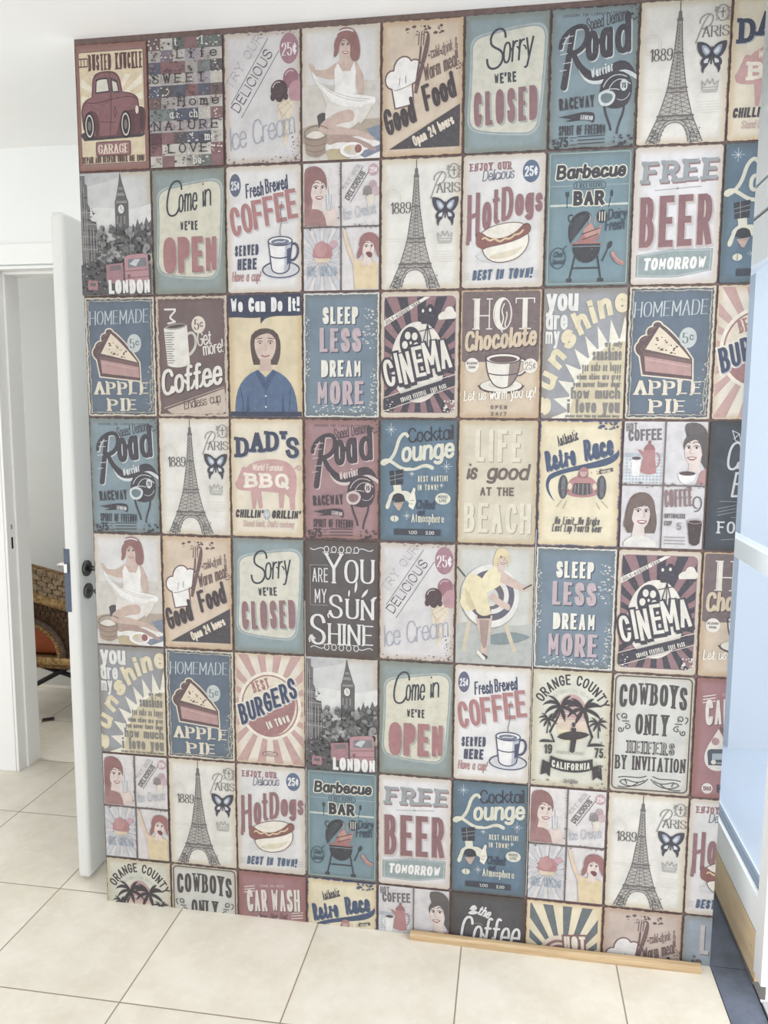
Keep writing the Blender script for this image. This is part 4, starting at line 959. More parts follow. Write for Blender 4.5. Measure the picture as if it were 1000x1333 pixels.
@sign('wecan')
def _():
    s = Sign(base=(222, 201, 158), edge=(60, 62, 80), ew=1.1)
    nv = (56, 64, 94)
    s.part('speech_banner'); s.P(nv, 'M1 1L99 1L99 28C80 30 62 26 50 32L44 38L44 30C26 32 14 28 1 30Z'); s.T(WH, 'We Can Do It!', 50, 23, 18, 92, 3.6, al='c', g=1)
    s.part('worker')     # an ordinary worker in a blue shirt, facing forward
    s.P((92, 72, 66), 'M30 60C28 40 68 36 70 60C72 76 68 84 66 90L34 90C32 82 30 74 30 60Z'); s.P((218, 182, 162), 'M36 58C36 44 64 44 64 58C66 72 60 86 50 88C40 86 34 72 36 58Z'); s.P((206, 168, 148), 'M43 82L57 82L58 98L42 98Z')
    s.K((96, 70, 64), 1.0, 'M40 61C42 59 45 59 46 61M54 61C56 59 58 59 60 61M39 57L46 56M54 56L61 57'); s.E((70, 56, 58), 43, 62.500, 1.2); s.E((70, 56, 58), 57, 62.500, 1.2); s.K((188, 148, 130), .9, 'M50 63L51.500 71L49 72'); s.K((170, 86, 84), 1.6, 'M45 78C48 80 52 80 55 78')
    s.P((92, 72, 66), 'M34 62C34 40 66 38 66 62C62 56 60 50 52 50C44 52 36 54 34 62Z')
    s.P((74, 104, 152), 'M8 157C8 124 14 106 40 96L50 106L60 96C86 106 92 124 93 157Z'); s.P((60, 86, 132), 'M40 96L50 112L60 96L64 100L52 122L48 122L36 100Z'); s.P((56, 80, 124), 'M22 157L26 126L29 157ZM76 157L73 126L70 157Z'); s.K((50, 70, 110), .9, 'M50 122L50 157M16 120C18 130 20 144 20 157M84 120C82 130 82 144 81 157'); s.E((222, 214, 204), 50, 130, 1.2); s.E((222, 214, 204), 50, 144, 1.2)
    s.part('footer'); s.R(nv, 2, 150, 98, 156)
    return s

@sign('sleep')
def _():
    s = Sign(base=(106, 132, 154), edge=(92, 92, 96), ew=.9, amp=3.6, chip=(206, 206, 196), chipw=2.2)
    cr = (232, 226, 210); pk = (196, 166, 172); dk = (72, 82, 104)
    s.part('lettering')
    for c, o in ((dk, 1.5), (None, 0)):
        s.T(c or cr, 'SLEEP', 26, 40, 22, 46, 4.2, g=1.7, dx=o, dy=o, thin=3); s.T(c or pk, 'LESS', 22, 75, 31, 54, 5.6, g=2.6, dx=o, dy=o, thin=4)
        s.T(c or cr, 'DREAM', 24, 106, 22, 52, 4.4, g=1.7, dx=o, dy=o, thin=3); s.T(c or pk, 'MORE', 18, 141, 31, 62, 5.8, g=2.6, dx=o, dy=o, thin=4)
    s.part('worn_patch'); s.flecks((206, 206, 198), 60, 2, 78, 20, 97, 70, 1.3); s.flecks((206, 206, 198), 70, 12, 14, 140, 96, 155, 1.4); s.flecks((206, 206, 198), 40, 22, 3, 30, 9, 120, 1.2); s.flecks((206, 206, 198), 40, 42, 88, 96, 98, 140, 1.4)
    return s

@sign('cinema')
def _():
    s = Sign(base=(220, 213, 202), edge=(100, 84, 78), ew=1.2, r=5)
    dk = (68, 64, 78); rd = (156, 104, 110); cr = (226, 218, 204)
    s.part('border'); s.R(rd, 5, 7, 95, 151, 7); s.rays(dk, 50, 92, 22, .1, .5, 130, 6, 8, 94, 150)
    s.part('sun'); s.E(cr, 48, 88, 34, 50, 40)
    s.part('cloud'); s.P(cr, 'M74 36C70 30 78 26 81 26C82 18 92 18 93 26C97 28 96 34 93 35Z')
    s.part('banner'); s.G(cr, (5, 36), (56, 8), (63, 8), (5, 44)); s.T((110, 96, 100), 'JULY-AUGUST 1968', 8, 41, 4.500, 50, .8, rot=30, g=.8)
    s.part('projector'); s.E(dk, 39, 64, 14, 20); 
    for a in range(5): s.E(cr, 39 + 7.5 * math.cos(a * 1.2566 + .4), 64 + 10.5 * math.sin(a * 1.2566 + .4), 3.6, 4.8)
    s.E(cr, 39, 64, 1.4, 2); s.E(dk, 54, 25, 5, 7); s.E(dk, 63, 24, 5, 7); s.E(cr, 54, 25, 1.6, 2.2); s.E(cr, 63, 24, 1.6, 2.2); s.R(dk, 52, 29, 68, 41, 1.5); s.R(dk, 49, 33, 53, 38); s.K(dk, 1.1, 'M60 41L54 66M60 41L60 66M60 41L66 66M50 50L66 46')
    s.part('lettering')
    for c, ew, o in ((dk, 5.5, 0), (dk, 3.5, 3.2), (cr, 0, 0)):
        for i, ch in enumerate('CINEMA'):
            w = {'I': 4.6, 'M': 18}.get(ch, 13); x = (9, 25, 32, 47, 60, 79)[i]; h = (34, 38, 40, 38, 40, 36)[i]
            s.T(c, ch, x, 122 - x * .32 + (4 if i == 2 else 0), h, w, 4.4, rot=12, ew=ew, dx=o * .5, dy=o)
    s.part('banner'); s.G(dk, (5, 134), (95, 105), (95, 116), (5, 147)); s.K(cr, .8, 'M5 132L95 103M5 149L95 118'); s.T(cr, 'SUMMER FESTIVAL', 28, 138, 6, 34, 1.0, rot=18, g=.6); s.T(cr, 'FREE PASS', 66, 126, 6, 20, 1.0, rot=18, g=.6)
    s.part('worn_patch'); s.flecks(cr, 30, 6, 82, 134, 95, 151, 1.4); s.flecks(cr, 12, 7, 6, 132, 20, 150, 1)
    return s

@sign('hotchoc')
def _():
    s = Sign(base=(212, 188, 158), edge=(102, 80, 74), ew=1.4, r=3)
    bn = (120, 96, 96); cr = (230, 222, 208); dk = (92, 72, 72)
    s.part('backdrop'); s.R(bn, 3, 3, 97, 88, 3)
    s.part('lettering'); s.K(cr, 1.3, 'M18 12L18 48M36 12L36 48M18 32L36 32M16 12L24 12M33 12L39 12M16 48L24 48M33 48L39 48', 's'); s.R(cr, 19, 12, 24, 48); s.E(cr, 52, 30, 10, 19); s.E(bn, 55, 30, 6.5, 17); s.O(cr, 1.2, 52, 30, 11, 19); s.K(cr, 1.4, 'M52 52C48 44 56 38 52 30C50 26 52 22 54 18M56 46C53 40 59 36 57 28'); s.R(cr, 76, 12, 82, 48); s.K(cr, 1.4, 'M68 12L90 12L90 17M68 12L68 17M73 48L86 48', 's')
    s.TS((214, 188, 154), (84, 64, 64), 1.3, 1.3, 'Chocolate', 6, 76, 25, 88, 4.0, 'script', rot=5, sk=.14, g=.6)
    s.part('cup'); s.E(dk, 52, 118, 27, 9); s.E(cr, 52, 117, 25.500, 7.600); s.E((206, 196, 184), 52, 116, 16, 4.500); s.K(dk, 1.4, 'M24 117C24 128 80 128 80 117'); s.K(dk, 4.2, 'M74 86C86 82 86 104 70 104'); s.K(cr, 2.0, 'M74 86C84 84 84 102 72 103'); s.P(cr, 'M33 84C34 108 42 120 54 120C66 120 74 106 75 84Z'); s.P((150, 126, 120), 'M62 88L75 85C74 104 68 116 60 118Z'); s.K(dk, 1.4, 'M33 84C34 108 42 120 54 120C66 120 74 106 75 84M37 102C46 105 60 105 72 102'); s.E(cr, 54, 84, 21, 6); s.E((104, 78, 76), 54, 85, 17, 4); s.O(dk, 1.3, 54, 84, 21, 6)
    s.part('price_badge'); s.E(cr, 16, 92, 8.500, 9); s.T(bn, 'DELICIOUS', 16, 91, 3, 13, .6, al='c', g=.3); s.T(bn, 'DRINK', 16, 96, 3, 9, .6, al='c', g=.3); s.E(cr, 87, 93, 8.500, 9); s.T((170, 150, 138), '25¢', 87, 98, 10, 13, 1.2, al='c', g=.4)
    s.part('lettering'); s.T((244, 236, 218), "Let us warm you up!", 6, 136, 13, 88, 1.5, 'script', rot=3, sk=.12); s.T(bn, 'OPEN', 50, 146, 5, 20, 1.0, 'sans', al='c', g=2.4); s.T(bn, '24/7', 50, 154, 5, 19, 1.0, 'sans', al='c', g=2.4)
    return s

@sign('sunshine')
def _():
    s = Sign(base=(150, 153, 160), edge=(98, 92, 92), ew=1.0)
    ye = (232, 226, 204); wh = (226, 224, 218); gr = (128, 122, 120)
    cx, cy = 102, 160
    s.part('sun_rays')
    for k in range(9):
        a0 = math.radians(88 + k * 10.6); a1 = math.radians(88 + (k + 1) * 10.6); am = (a0 + a1) / 2
        f = lambda a, r: (cx + r * .76 * math.cos(a), cy - r * 1.08 * math.sin(a))
        s.P(ye, 'M%g %gL%g %gL%g %gZ' % (*f(a0, 90), *f(am, 116), *f(a1, 90)))
    s.part('sun'); pts = [(cx, cy)] + [(cx + 70.5 * math.cos(math.radians(a)), cy - 100 * math.sin(math.radians(a))) for a in range(86, 184, 4)]
    s.G((238, 232, 214), *pts); s.G((210, 194, 154), (cx, cy), *[(cx + 66 * math.cos(math.radians(a)), cy - 96 * math.sin(math.radians(a))) for a in range(86, 184, 4)])
    s.part('lettering')
    wq = lambda X, Y: (cx + (X - cx) * .76, cy + (Y - cy) * 1.09)
    for i, ch in enumerate('sunshine'):
        a = math.radians((172.5, 160, 147.5, 135.5, 124, 115.5, 107, 95.5)[i]); 
        R_ = 119
        x, y = cx + R_ * math.cos(a), cy - R_ * math.sin(a)
        h = 28
        s.T((226, 210, 168), ch, x, y, h, 6.4 if ch == 'i' else 19, 6.4, 'sans', rot=math.degrees(a) - 90, al='c', warp=wq)
    s.part('lettering'); s.T(wh, 'you', 4, 28, 28, 38, 5, 'sans', g=.6); s.T(wh, 'are', 4, 50, 24, 26, 3.8, 'sans', g=.8); s.T(wh, 'my', 4, 67, 21, 17, 3.0, 'sans', g=.8)
    s.part('lettering')
    for st, y, h, w, wt in (('my only', 71, 7, 20, .9), ('sunshine', 87, 15, 34, 1.8), ('you make me happy', 100, 11, 46, 1.3), ('when skies are grey', 110, 7.500, 52, 1.1), ('you never know dear', 119, 7.500, 56, 1.1), ('how much', 133, 14, 58, 2.2), ('i love you', 150, 17, 62, 2.8), ('please dont take my sunshine away', 155.500, 4, 64, .6)):
        s.T(gr, st, 95, y, h, w, wt, 'sans', al='r', g=wt * .5)
    return s

@sign('burgers')
def _():
    s = Sign(base=(228, 216, 197), edge=(110, 88, 80), ew=1.6, amp=3.6)
    pk = (206, 150, 140); nv = (62, 74, 112); rd = (178, 110, 108)
    s.part('sun_rays'); s.rays(pk, 50, 76, 20, .08, .5, 130, 3, 3, 97, 155)
    s.part('badge'); s.E((236, 226, 206), 50, 74, 44, 48, 40); s.E(rd, 50, 74, 40, 44, 40); s.E((228, 212, 186), 50, 74, 38, 42, 40); s.P(rd, 'M16 92L86 58C90 90 70 116 52 116C34 116 20 108 16 92Z'); s.K((236, 226, 206), 2.6, 'M12 92L88 58')
    s.part('lettering'); s.T(rd, 'BEST', 28, 57, 16, 25, 2.7, rot=18, g=1.2, f='slab', sl=.8)
    for c, ew, o in (((236, 226, 206), 4.5, 0), ((176, 180, 196), 0, 1.4), (nv, 0, 0)):
        for i, ch in enumerate('BURGERS'): s.T(c, ch, 10 + i * 11.6, 103 - i * 6.6, 27 + (2 if i in (0, 6) else 0), 11, 4.2, rot=20, sk=.14, ew=ew, dx=o, dy=o)
    s.T((236, 226, 206), 'IN TOWN', 48, 107, 11, 34, 2.2, rot=22, g=1); s.part('badge'); s.E((150, 100, 96), 50, 142, 11, 3.5); s.E((220, 190, 176), 50, 142, 9.500, 2.6); s.T((150, 100, 96), 'QUALITY', 50, 143.600, 3, 14, .6, al='c', g=.3)
    return s

@sign('beach')
def _(base=(212, 200, 172), faint=(222, 212, 186), sh=(166, 150, 126), tx=(116, 92, 84)):
    s = Sign(base=base, edge=(104, 84, 76), ew=1.6, r=5)
    s.part('lettering')
    for st, x, y, h, w, wt in (('LIFE', 22, 53, 40, 56, 5.5), ('BEACH', 9, 143, 38, 84, 5.0)):
        s.T(sh, st, x, y, h, w, wt, g=5.5 if st == 'LIFE' else 4, dx=1.2, dy=1.2); s.T(faint, st, x, y, h, w, wt, g=5.5 if st == 'LIFE' else 4)
    s.part('lettering'); s.T(tx, 'is', 11, 76, 21, 13, 3.4, 'script', sk=.18); s.T(tx, 'good', 36, 76, 21, 52, 3.6, 'script', sk=.18, g=.5); s.T(tx, 'AT THE', 50, 96, 11, 42, 2.4, al='c', g=1)
    return s
@sign('beachblue')
def _(): return D['beach']((146, 164, 182), (196, 184, 182), (98, 94, 102), (104, 88, 90))

@sign('retro')
def _():
    bl = (64, 84, 126)
    s = Sign(base=(230, 215, 176), edge=bl, ew=3.2, amp=5)
    s.part('lettering'); s.T((80, 76, 84), 'Authentic', 24, 34, 14, 26, 1.4, 'script', rot=20, sk=.12)
    for c, o in (((150, 150, 150), 1.0), (bl, 0)): s.T(c, 'Retro', 10, 66, 27, 38, 4.6, 'script', rot=15, sk=.12, g=-.4, dx=o, dy=o); s.T(c, 'Race', 56, 52, 27, 36, 4.6, 'script', rot=14, sk=.12, g=-.4, dx=o, dy=o)
    s.part('ribbon'); s.P(bl, 'M96 36C100 46 92 54 74 58C52 62 30 64 16 74C10 82 16 94 22 102C10 92 6 78 14 68C26 60 54 56 72 50C84 46 92 44 96 36Z')
    s.part('race_car'); tr = (84, 86, 96)
    for x, w in ((31, 6), (77, 6)): s.E(tr, x, 83, w, 15); s.E((110, 112, 120), x + 1, 83, w * .55, 12); s.K((60, 62, 72), .8, 'M%g 72L%g 94M%g 72L%g 94' % (x - 3, x - 3, x + 3.5, x + 3.5))
    s.P((196, 120, 120), 'M36 92C34 76 40 70 54 68C68 70 74 76 72 92C64 97 44 97 36 92Z'); s.P((172, 100, 104), 'M48 70C48 58 60 56 61 66L60 72L50 72Z'); s.E((206, 160, 148), 55, 64, 4.500, 6); s.P((196, 120, 120), 'M50 64C50 56 61 56 61 64Z'); s.P((86, 80, 84), 'M42 90L44 78L64 78L67 90C58 94 50 94 42 90Z'); s.K((170, 160, 150), .7, 'M46 80L45 90M50 79L49.500 92M55 79L55 92M60 79L60.500 92M64 80L65 90'); s.E((226, 206, 176), 39, 82, 2.6, 4); s.E((226, 206, 176), 69, 82, 2.6, 4)
    s.K((110, 92, 92), 1.2, 'M26 86L38 88M70 88L82 86'); s.K((190, 170, 140), .8, 'M30 100L24 108M36 100L32 110M72 102L76 110M78 100L86 108')
    s.part('tag'); s.K((90, 84, 90), 4.5, 'M76 64L88 61', 's'); s.T((230, 216, 180), 'VINTAGE', 82, 64.500, 3, 11, .6, al='c', rot=12, g=.3)
    s.part('lettering'); s.T((84, 82, 92), 'No Limit, No Brake', 22, 130, 10, 54, 1.1, sk=.14, g=.7); s.T((84, 82, 92), 'Last Lap Fourth Gear', 19, 139, 10, 60, 1.1, sk=.14, g=.7)
    s.part('worn_patch'); s.flecks(bl, 30, 6, 72, 3, 94, 12, 1.8); s.flecks((150, 120, 100), 8, 2, 60, 60, 84, 66, 1)
    return s

@sign('quadcoffee')
def _():
    s = Sign(base=(160, 144, 138), edge=(96, 80, 78), ew=1.6)
    q = [(2, 2, 49, 78), (51, 2, 98, 78), (2, 80, 49, 156), (51, 80, 98, 156)]
    s.part('backdrop')
    for b in q: s.R((210, 204, 206), *b, 1)
    s.part('coffee_pot_print'); z = ''.join('M3 %gL48 %g' % (y, y) for y in range(46, 78, 4)) + ''.join('M%g 46L%g 77' % (x, x) for x in range(4, 49, 4)); s.R((172, 184, 194), 3, 40, 48, 77); s.K((212, 216, 220), 1.2, z, 's')
    s.T((120, 108, 112), 'HOT', 4, 14, 10, 13, 1.6, g=.6, rot=3); s.T((112, 104, 110), 'COFFEE', 7, 26, 14, 39, 2.6, g=.8, rot=3)
    rd = (192, 116, 116); s.K((192, 130, 128), 2.2, 'M40 40C46 40 46 58 38 58'); s.P(rd, 'M22 62L26 34C28 28 36 28 38 34L41 64C36 67 26 67 22 62Z'); s.P(rd, 'M26 46L18 36L22 36L27 40Z'); s.P((170, 96, 98), 'M25 36C28 26 36 26 39 36Z'); s.E((170, 96, 98), 32, 27, 2, 2.5); s.P(WH, 'M11 46L23 46L21 68L13 68Z'); s.E((100, 80, 80), 17, 46.500, 5.500, 2); s.K(WH, 1.6, 'M12 50C7 50 8 60 13 60')
    s.part('woman'); s.P((92, 84, 84), 'M74 6C82 2 96 4 98 16L98 60L92 50C94 36 90 24 82 18C78 22 74 24 74 18C72 12 72 8 74 6Z'); face(s, 84, 36, 1.05, (92, 84, 84), (228, 204, 192), -1); s.P((98, 88, 88), 'M74 4C88 0 98 6 98 24C92 16 84 14 78 18C72 16 70 8 74 4Z'); s.P(WH, 'M66 64L88 64C86 72 82 76 76 77C70 76 67 72 66 64Z'); s.E((96, 76, 76), 77, 64, 9.500, 2.6); s.P((196, 128, 126), 'M92 62L98 58L98 77L88 77Z')
    s.part('woman'); s.P((112, 88, 80), 'M10 100C14 84 38 82 40 102C44 116 46 128 42 138L10 138C4 128 6 112 10 100Z'); face(s, 24, 114, 1.1, (118, 92, 84), (224, 200, 190)); s.P((118, 92, 84), 'M9 112C8 92 22 86 32 90C40 92 42 104 42 116L40 136C36 130 37 112 34 102C26 106 16 106 13 112L12 136C8 130 9 120 9 112Z'); s.P((222, 216, 206), 'M6 150C12 138 38 138 44 150L44 155L6 155Z')
    s.part('coffee_mug_print'); s.T((150, 104, 108), 'COFFEE', 53, 106, 22, 32, 3.0, g=.8, rot=4); s.K((84, 72, 74), 1.2, 'M90 106C84 106 84 92 90 92C97 92 97 110 88 110'); s.T((104, 92, 96), 'BOTTOMLESS', 53, 119, 6, 24, .9, g=.5); s.T((104, 92, 96), 'CUP', 53, 128, 6, 9, .9, g=.5); s.P((78, 62, 62), 'M80 122L97 122L95 148C92 153 86 153 83 148Z'); s.E((180, 166, 160), 88.500, 122, 9, 3); s.E((84, 62, 60), 88.500, 122.500, 7.500, 2); s.T((140, 124, 126), '5', 68, 133, 9, 5, 1.2); s.K((150, 134, 136), .9, 'M54 142L78 142M54 146L78 146M54 150L78 150', 's')
    s.part('worn_patch'); s.K((120, 100, 98), 1.4, 'M50 2L50 156M2 79L98 79'); s.flecks((120, 100, 98), 36, 4, 2, 76, 98, 82, 1.2)
    return s

@sign('chalk')
def _():
    s = Sign(base=(64, 74, 88), edge=(50, 56, 68), ew=.8, mott=.2)
    c = (206, 208, 212)
    s.part('lettering'); s.K(c, .9, 'M28 22L34 16M36 14L40 10M26 12L34 16L36 26L30 24Z'); s.T(c, 'the', 38, 26, 10, 16, 1.4, 'script'); s.T(c, 'Coffee', 20, 60, 34, 74, 2.6, 'script', rot=4, sk=.2); s.T(c, 'Break', 28, 92, 30, 60, 2.6, 'script', rot=4, sk=.2); s.K((140, 146, 156), .7, 'M16 97L84 97M14 110L40 104M14 106L40 100M14 114L40 108M30 116L90 116'); s.T((170, 174, 182), 'IS', 40, 113, 13, 14, 2.2, 'slab', sl=1); s.T(c, 'FOREVER', 15, 136, 15, 76, 2.4, 'slab', sl=1.2, g=2.4); s.K((140, 146, 156), .8, 'M20 144C40 140 60 146 90 142')
    return s

@sign('yousun')
def _():
    s = Sign(base=(94, 85, 86), edge=(64, 58, 60), ew=.8, mott=.16)
    c = (226, 221, 216)
    s.part('flourish')
    for y, k in ((12, 1), (146, -1)):
        s.K(c, 1.0, 'M8 %gC14 %g 20 %g 26 %gM92 %gC86 %g 80 %g 74 %g' % (y, y + 6 * k, y - 4 * k, y, y, y + 6 * k, y - 4 * k, y))
        for x in (30, 40, 50, 60, 70): s.O(c, 1.0, x, y + 1 * k, 3.2, 4, 12); s.K(c, .9, 'M%g %gL%g %g' % (x - 5, y + 5 * k, x + 2, y + 5 * k))
    s.part('lettering'); s.T(c, 'Y', 28, 58, 40, 24, 4.0, 'serif', thin=1.8, sl=1.2); s.T(c, 'OU', 54, 58, 33, 40, 3.8, 'serif', thin=1.8, sl=.8, g=2.4)
    s.T(c, 'ARE', 11, 57, 19, 21, 1.5, g=1.6); s.T(c, 'MY', 14, 85, 19, 16, 1.5, g=1.8); s.K((170, 164, 160), .6, 'M8 34L32 34M8 88L32 88M8 34L8 88', 's')
    s.P(c, 'M60 76C58 70 60 66 61 66C62 68 62 72 60 76ZM68 70C67 62 69 56 71 54C72 58 72 66 68 70ZM77 76C78 70 82 66 86 64C85 70 82 74 77 76ZM90 78C92 74 96 74 98 74C96 78 93 79 90 78Z')
    s.T(c, 'S', 33, 106, 34, 19, 4.0, 'serif', thin=2, sl=1); s.T(c, 'UN', 56, 106, 28, 38, 3.8, 'serif', thin=1.8, sl=1, g=2.6); s.K(c, 1.8, 'M33 104C30 100 34 96 38 100'); s.T(c, 'S', 7, 143, 44, 22, 4.6, 'serif', thin=2.4, sl=1); s.T(c, 'HINE', 32, 141, 29, 62, 3.8, 'serif', thin=1.6, sl=1, g=2.6); s.K(c, 2, 'M7 138C4 132 10 128 14 134')
    return s

@sign('lifebuoy')
def _():
    s = Sign(base=(204, 204, 196), edge=(104, 90, 84), ew=1.6)
    s.part('backdrop'); s.P((176, 180, 172), 'M1 104C30 98 70 110 99 100L99 157L1 157Z'); s.P((120, 140, 144), 'M46 118C66 110 84 112 96 118C88 126 62 132 46 130Z')
    s.part('ring_chair'); s.K((206, 190, 158), 5, 'M18 100L12 138M64 102L76 136', 's'); s.E((150, 144, 140), 43, 68, 38, 42, 40); s.E((226, 222, 214), 44, 67, 37, 41, 40); s.E((96, 92, 116), 45, 66, 30, 33, 40); s.E((218, 214, 206), 46, 66, 22, 24, 40); s.E((108, 98, 108), 46, 66, 16, 18, 40); s.E((206, 204, 198), 45, 68, 10, 12)
    s.part('woman'); sk = (216, 178, 158)
    s.P(sk, 'M26 92L42 92L42 112L40 130L38 142L33 142L34 128L30 112ZM32 92L48 92L46 112L42 132L42 146L37 146L37 128Z'); s.P((84, 74, 80), 'M28 86L46 84L45 96L29 97Z'); s.P((170, 136, 122), 'M31 98L44 98L41 134L37 136L34 128Z')
    s.P((230, 214, 164), 'M14 44C20 34 28 40 36 46L46 90C36 96 28 92 26 84C16 92 8 86 6 76C8 64 10 54 14 44Z'); s.P((234, 220, 172), 'M34 44C40 30 52 26 60 30L64 44C58 52 50 58 40 62Z'); s.P((212, 194, 146), 'M12 56C18 62 22 74 26 84L20 86C14 78 12 66 12 56Z')
    s.P(sk, 'M58 34C70 40 78 48 88 52C94 50 96 54 92 58C84 60 70 54 56 48ZM48 62C56 70 62 74 68 76C72 80 70 86 66 84C58 80 48 76 42 68Z'); s.P(sk, 'M52 26L60 24L62 34L54 36Z'); face(s, 58, 18, .62, (222, 198, 142), (222, 186, 166), 1); s.P((224, 202, 148), 'M50 12C50 2 66 2 67 12C70 18 68 26 66 28C66 20 62 14 56 14C54 20 54 26 50 28C46 22 48 16 50 12Z'); s.K((70, 66, 72), 1.6, 'M86 56L96 50M2 30L12 42'); s.P((90, 82, 88), 'M36 142L43 146L42 150L34 146Z'); s.P((232, 226, 216), 'M30 138L40 148L38 152L28 142Z')
    return s

def palm(s, x, y, k, dk, lean=0, flip=1):
    s.push(k * flip, k, x, y)
    s.taper(dk, 4, 2, 'M%g 46C%g 30 2 14 0 0' % (lean, lean * .6))
    for p in ('M0 0C-8 -12 -22 -12 -30 2C-22 -4 -10 -4 0 2Z', 'M0 0C-14 -4 -24 6 -26 18C-18 8 -8 4 0 4Z', 'M0 0C4 -14 20 -14 28 -4C18 -4 8 -2 0 3Z', 'M0 0C12 -2 24 6 28 18C18 10 8 6 0 4Z', 'M0 0C6 6 10 16 8 28C2 20 -1 10 -1 3Z', 'M0 0C-8 6 -14 16 -13 28C-6 20 -1 10 0 3Z', 'M0 0C-4 -10 -12 -18 -22 -16C-14 -12 -6 -6 -1 1Z', 'M0 0C2 -10 8 -18 16 -18C12 -12 6 -6 1 1Z'): s.P(dk, p)
    s.pop()
@sign('orange')
def _():
    s = Sign(base=(214, 212, 192), edge=(96, 88, 80), ew=1.4, amp=3)
    dk = (68, 60, 64)
    s.part('lettering'); s.T(dk, 'ORANGE COUNTY', 0, 0, 14, 106, 2.2, arc=(50, 66, 46, math.radians(153)), g=1.6, warp=lambda X, Y: (50 + (X - 50) * .86, Y)); s.T((176, 186, 176), 'HUNTINGTON BEACH', 0, 0, 5, 66, .8, arc=(50, 66, 36, math.radians(143)), g=.8, warp=lambda X, Y: (50 + (X - 50) * .88, Y))
    s.part('sun'); s.E((206, 150, 146), 51, 64, 20, 32); s.P((226, 192, 160), 'M31 66L71 66C71 84 64 97 51 97C38 97 31 84 31 66Z'); s.P((230, 214, 168), 'M34 80L68 80C64 92 58 97 51 97C44 97 38 92 34 80Z'); s.K((226, 200, 186), 1.2, 'M33 52L69 52M32 58L70 58M31 64L71 64M31 70L71 70', 's')
    s.part('palm_tree'); palm(s, 37, 48, .78, dk, -16); palm(s, 66, 50, .78, dk, 14); palm(s, 22, 66, .42, dk, -3); palm(s, 84, 68, .42, dk, 3); s.P(dk, 'M12 96C16 92 28 94 32 97L12 98ZM72 98C76 94 90 94 94 98L72 100Z'); s.K(dk, 2, 'M26 86L30 96M78 86L74 96')
    s.part('surfer'); s.P(dk, 'M34 90C38 80 66 78 74 84C66 92 44 96 34 90Z'); s.E(dk, 54, 72, 2.2, 3.2); s.P(dk, 'M51 76L57 76L58 92L56 108L53 110L50 108L51 92Z')
    s.part('lettering'); s.T(dk, '19', 18, 113, 13, 10, 2.0, g=1); s.T(dk, '75', 81, 114, 13, 11, 2.0, g=1); s.T((178, 180, 166), 'PACIFIC COAST', 52, 112, 4, 34, .7, al='c', g=.6)
    s.part('ribbon'); s.P(dk, 'M16 121L27 126L26 144L21 139L14 142ZM90 123L79 127L80 145L85 140L92 144Z'); s.P(dk, 'M26 115C40 122 66 122 79 116L80 130C66 138 40 138 25 130Z'); s.T((224, 220, 202), 'CALIFORNIA', 52, 130, 9.500, 48, 1.8, al='c', g=1.2, warp=lambda X, Y: (X, Y + 3.0 - ((X - 52) / 26) ** 2 * 4)); s.T((140, 130, 122), 'Surf Riders', 52, 151, 6, 18, .8, 'script', al='c')
    s.part('worn_patch'); s.flecks((120, 108, 96), 26, 4, 3, 148, 96, 156, 1.2); s.flecks((120, 108, 96), 12, 5, 84, 110, 96, 130, 1.4); s.flecks((120, 108, 96), 12, 6, 88, 70, 97, 110, .9)
    return s

@sign('cowboys')
def _():
    s = Sign(base=(206, 205, 196), edge=(90, 80, 76), ew=1.2, r=6)
    dk = (78, 70, 70)
    s.part('border'); s.RO(dk, 1.6, 4, 4, 96, 153, 6)
    s.part('lettering')
    wp = lambda X, Y: (X, Y - (1 - ((X - 50) / 42) ** 2) * (6 - (46 - Y) * .10))
    s.T(dk, 'COWBOYS', 50, 47, 32, 82, 4.2, 'slab', al='c', warp=wp, g=1.9, sl=1.0, thin=2.4); s.T(dk, 'ONLY', 50, 80, 28, 40, 3.8, 'slab', al='c', g=1.6, sl=1, thin=2.4)
    s.T(dk, 'HEIFERS', 50, 105, 17, 58, 3.4, 'slab', al='c', g=2.0, sl=1.6); s.T((176, 172, 166), 'HEIFERS', 50, 104, 15, 55, 1.0, 'sans', al='c', g=4.4); s.T(dk, 'BY INVITATION', 50, 127, 19, 86, 2.5, 'slab', al='c', g=1.2, sl=.5)
    s.part('flourish')
    for q in (1, -1):
        s.push(q, 1, 50, 0); s.K(dk, 1.3, 'M32 60C28 54 36 50 37 56C37 60 33 60 33 57M32 66C26 66 24 72 30 73C33 72 32 69 30 69M34 72C34 80 42 78 40 73C38 71 36 73 37 75M28 63L36 63M40 62C44 58 44 54 40 54'); s.pop()
        s.push(q, 1, 50, 0); s.K(dk, 1.3, 'M2 138C10 150 28 152 36 144C34 138 26 142 28 146M4 134C14 140 26 134 38 138M6 140C14 146 22 142 30 140M14 144C20 150 32 152 38 150'); s.pop()
    return s

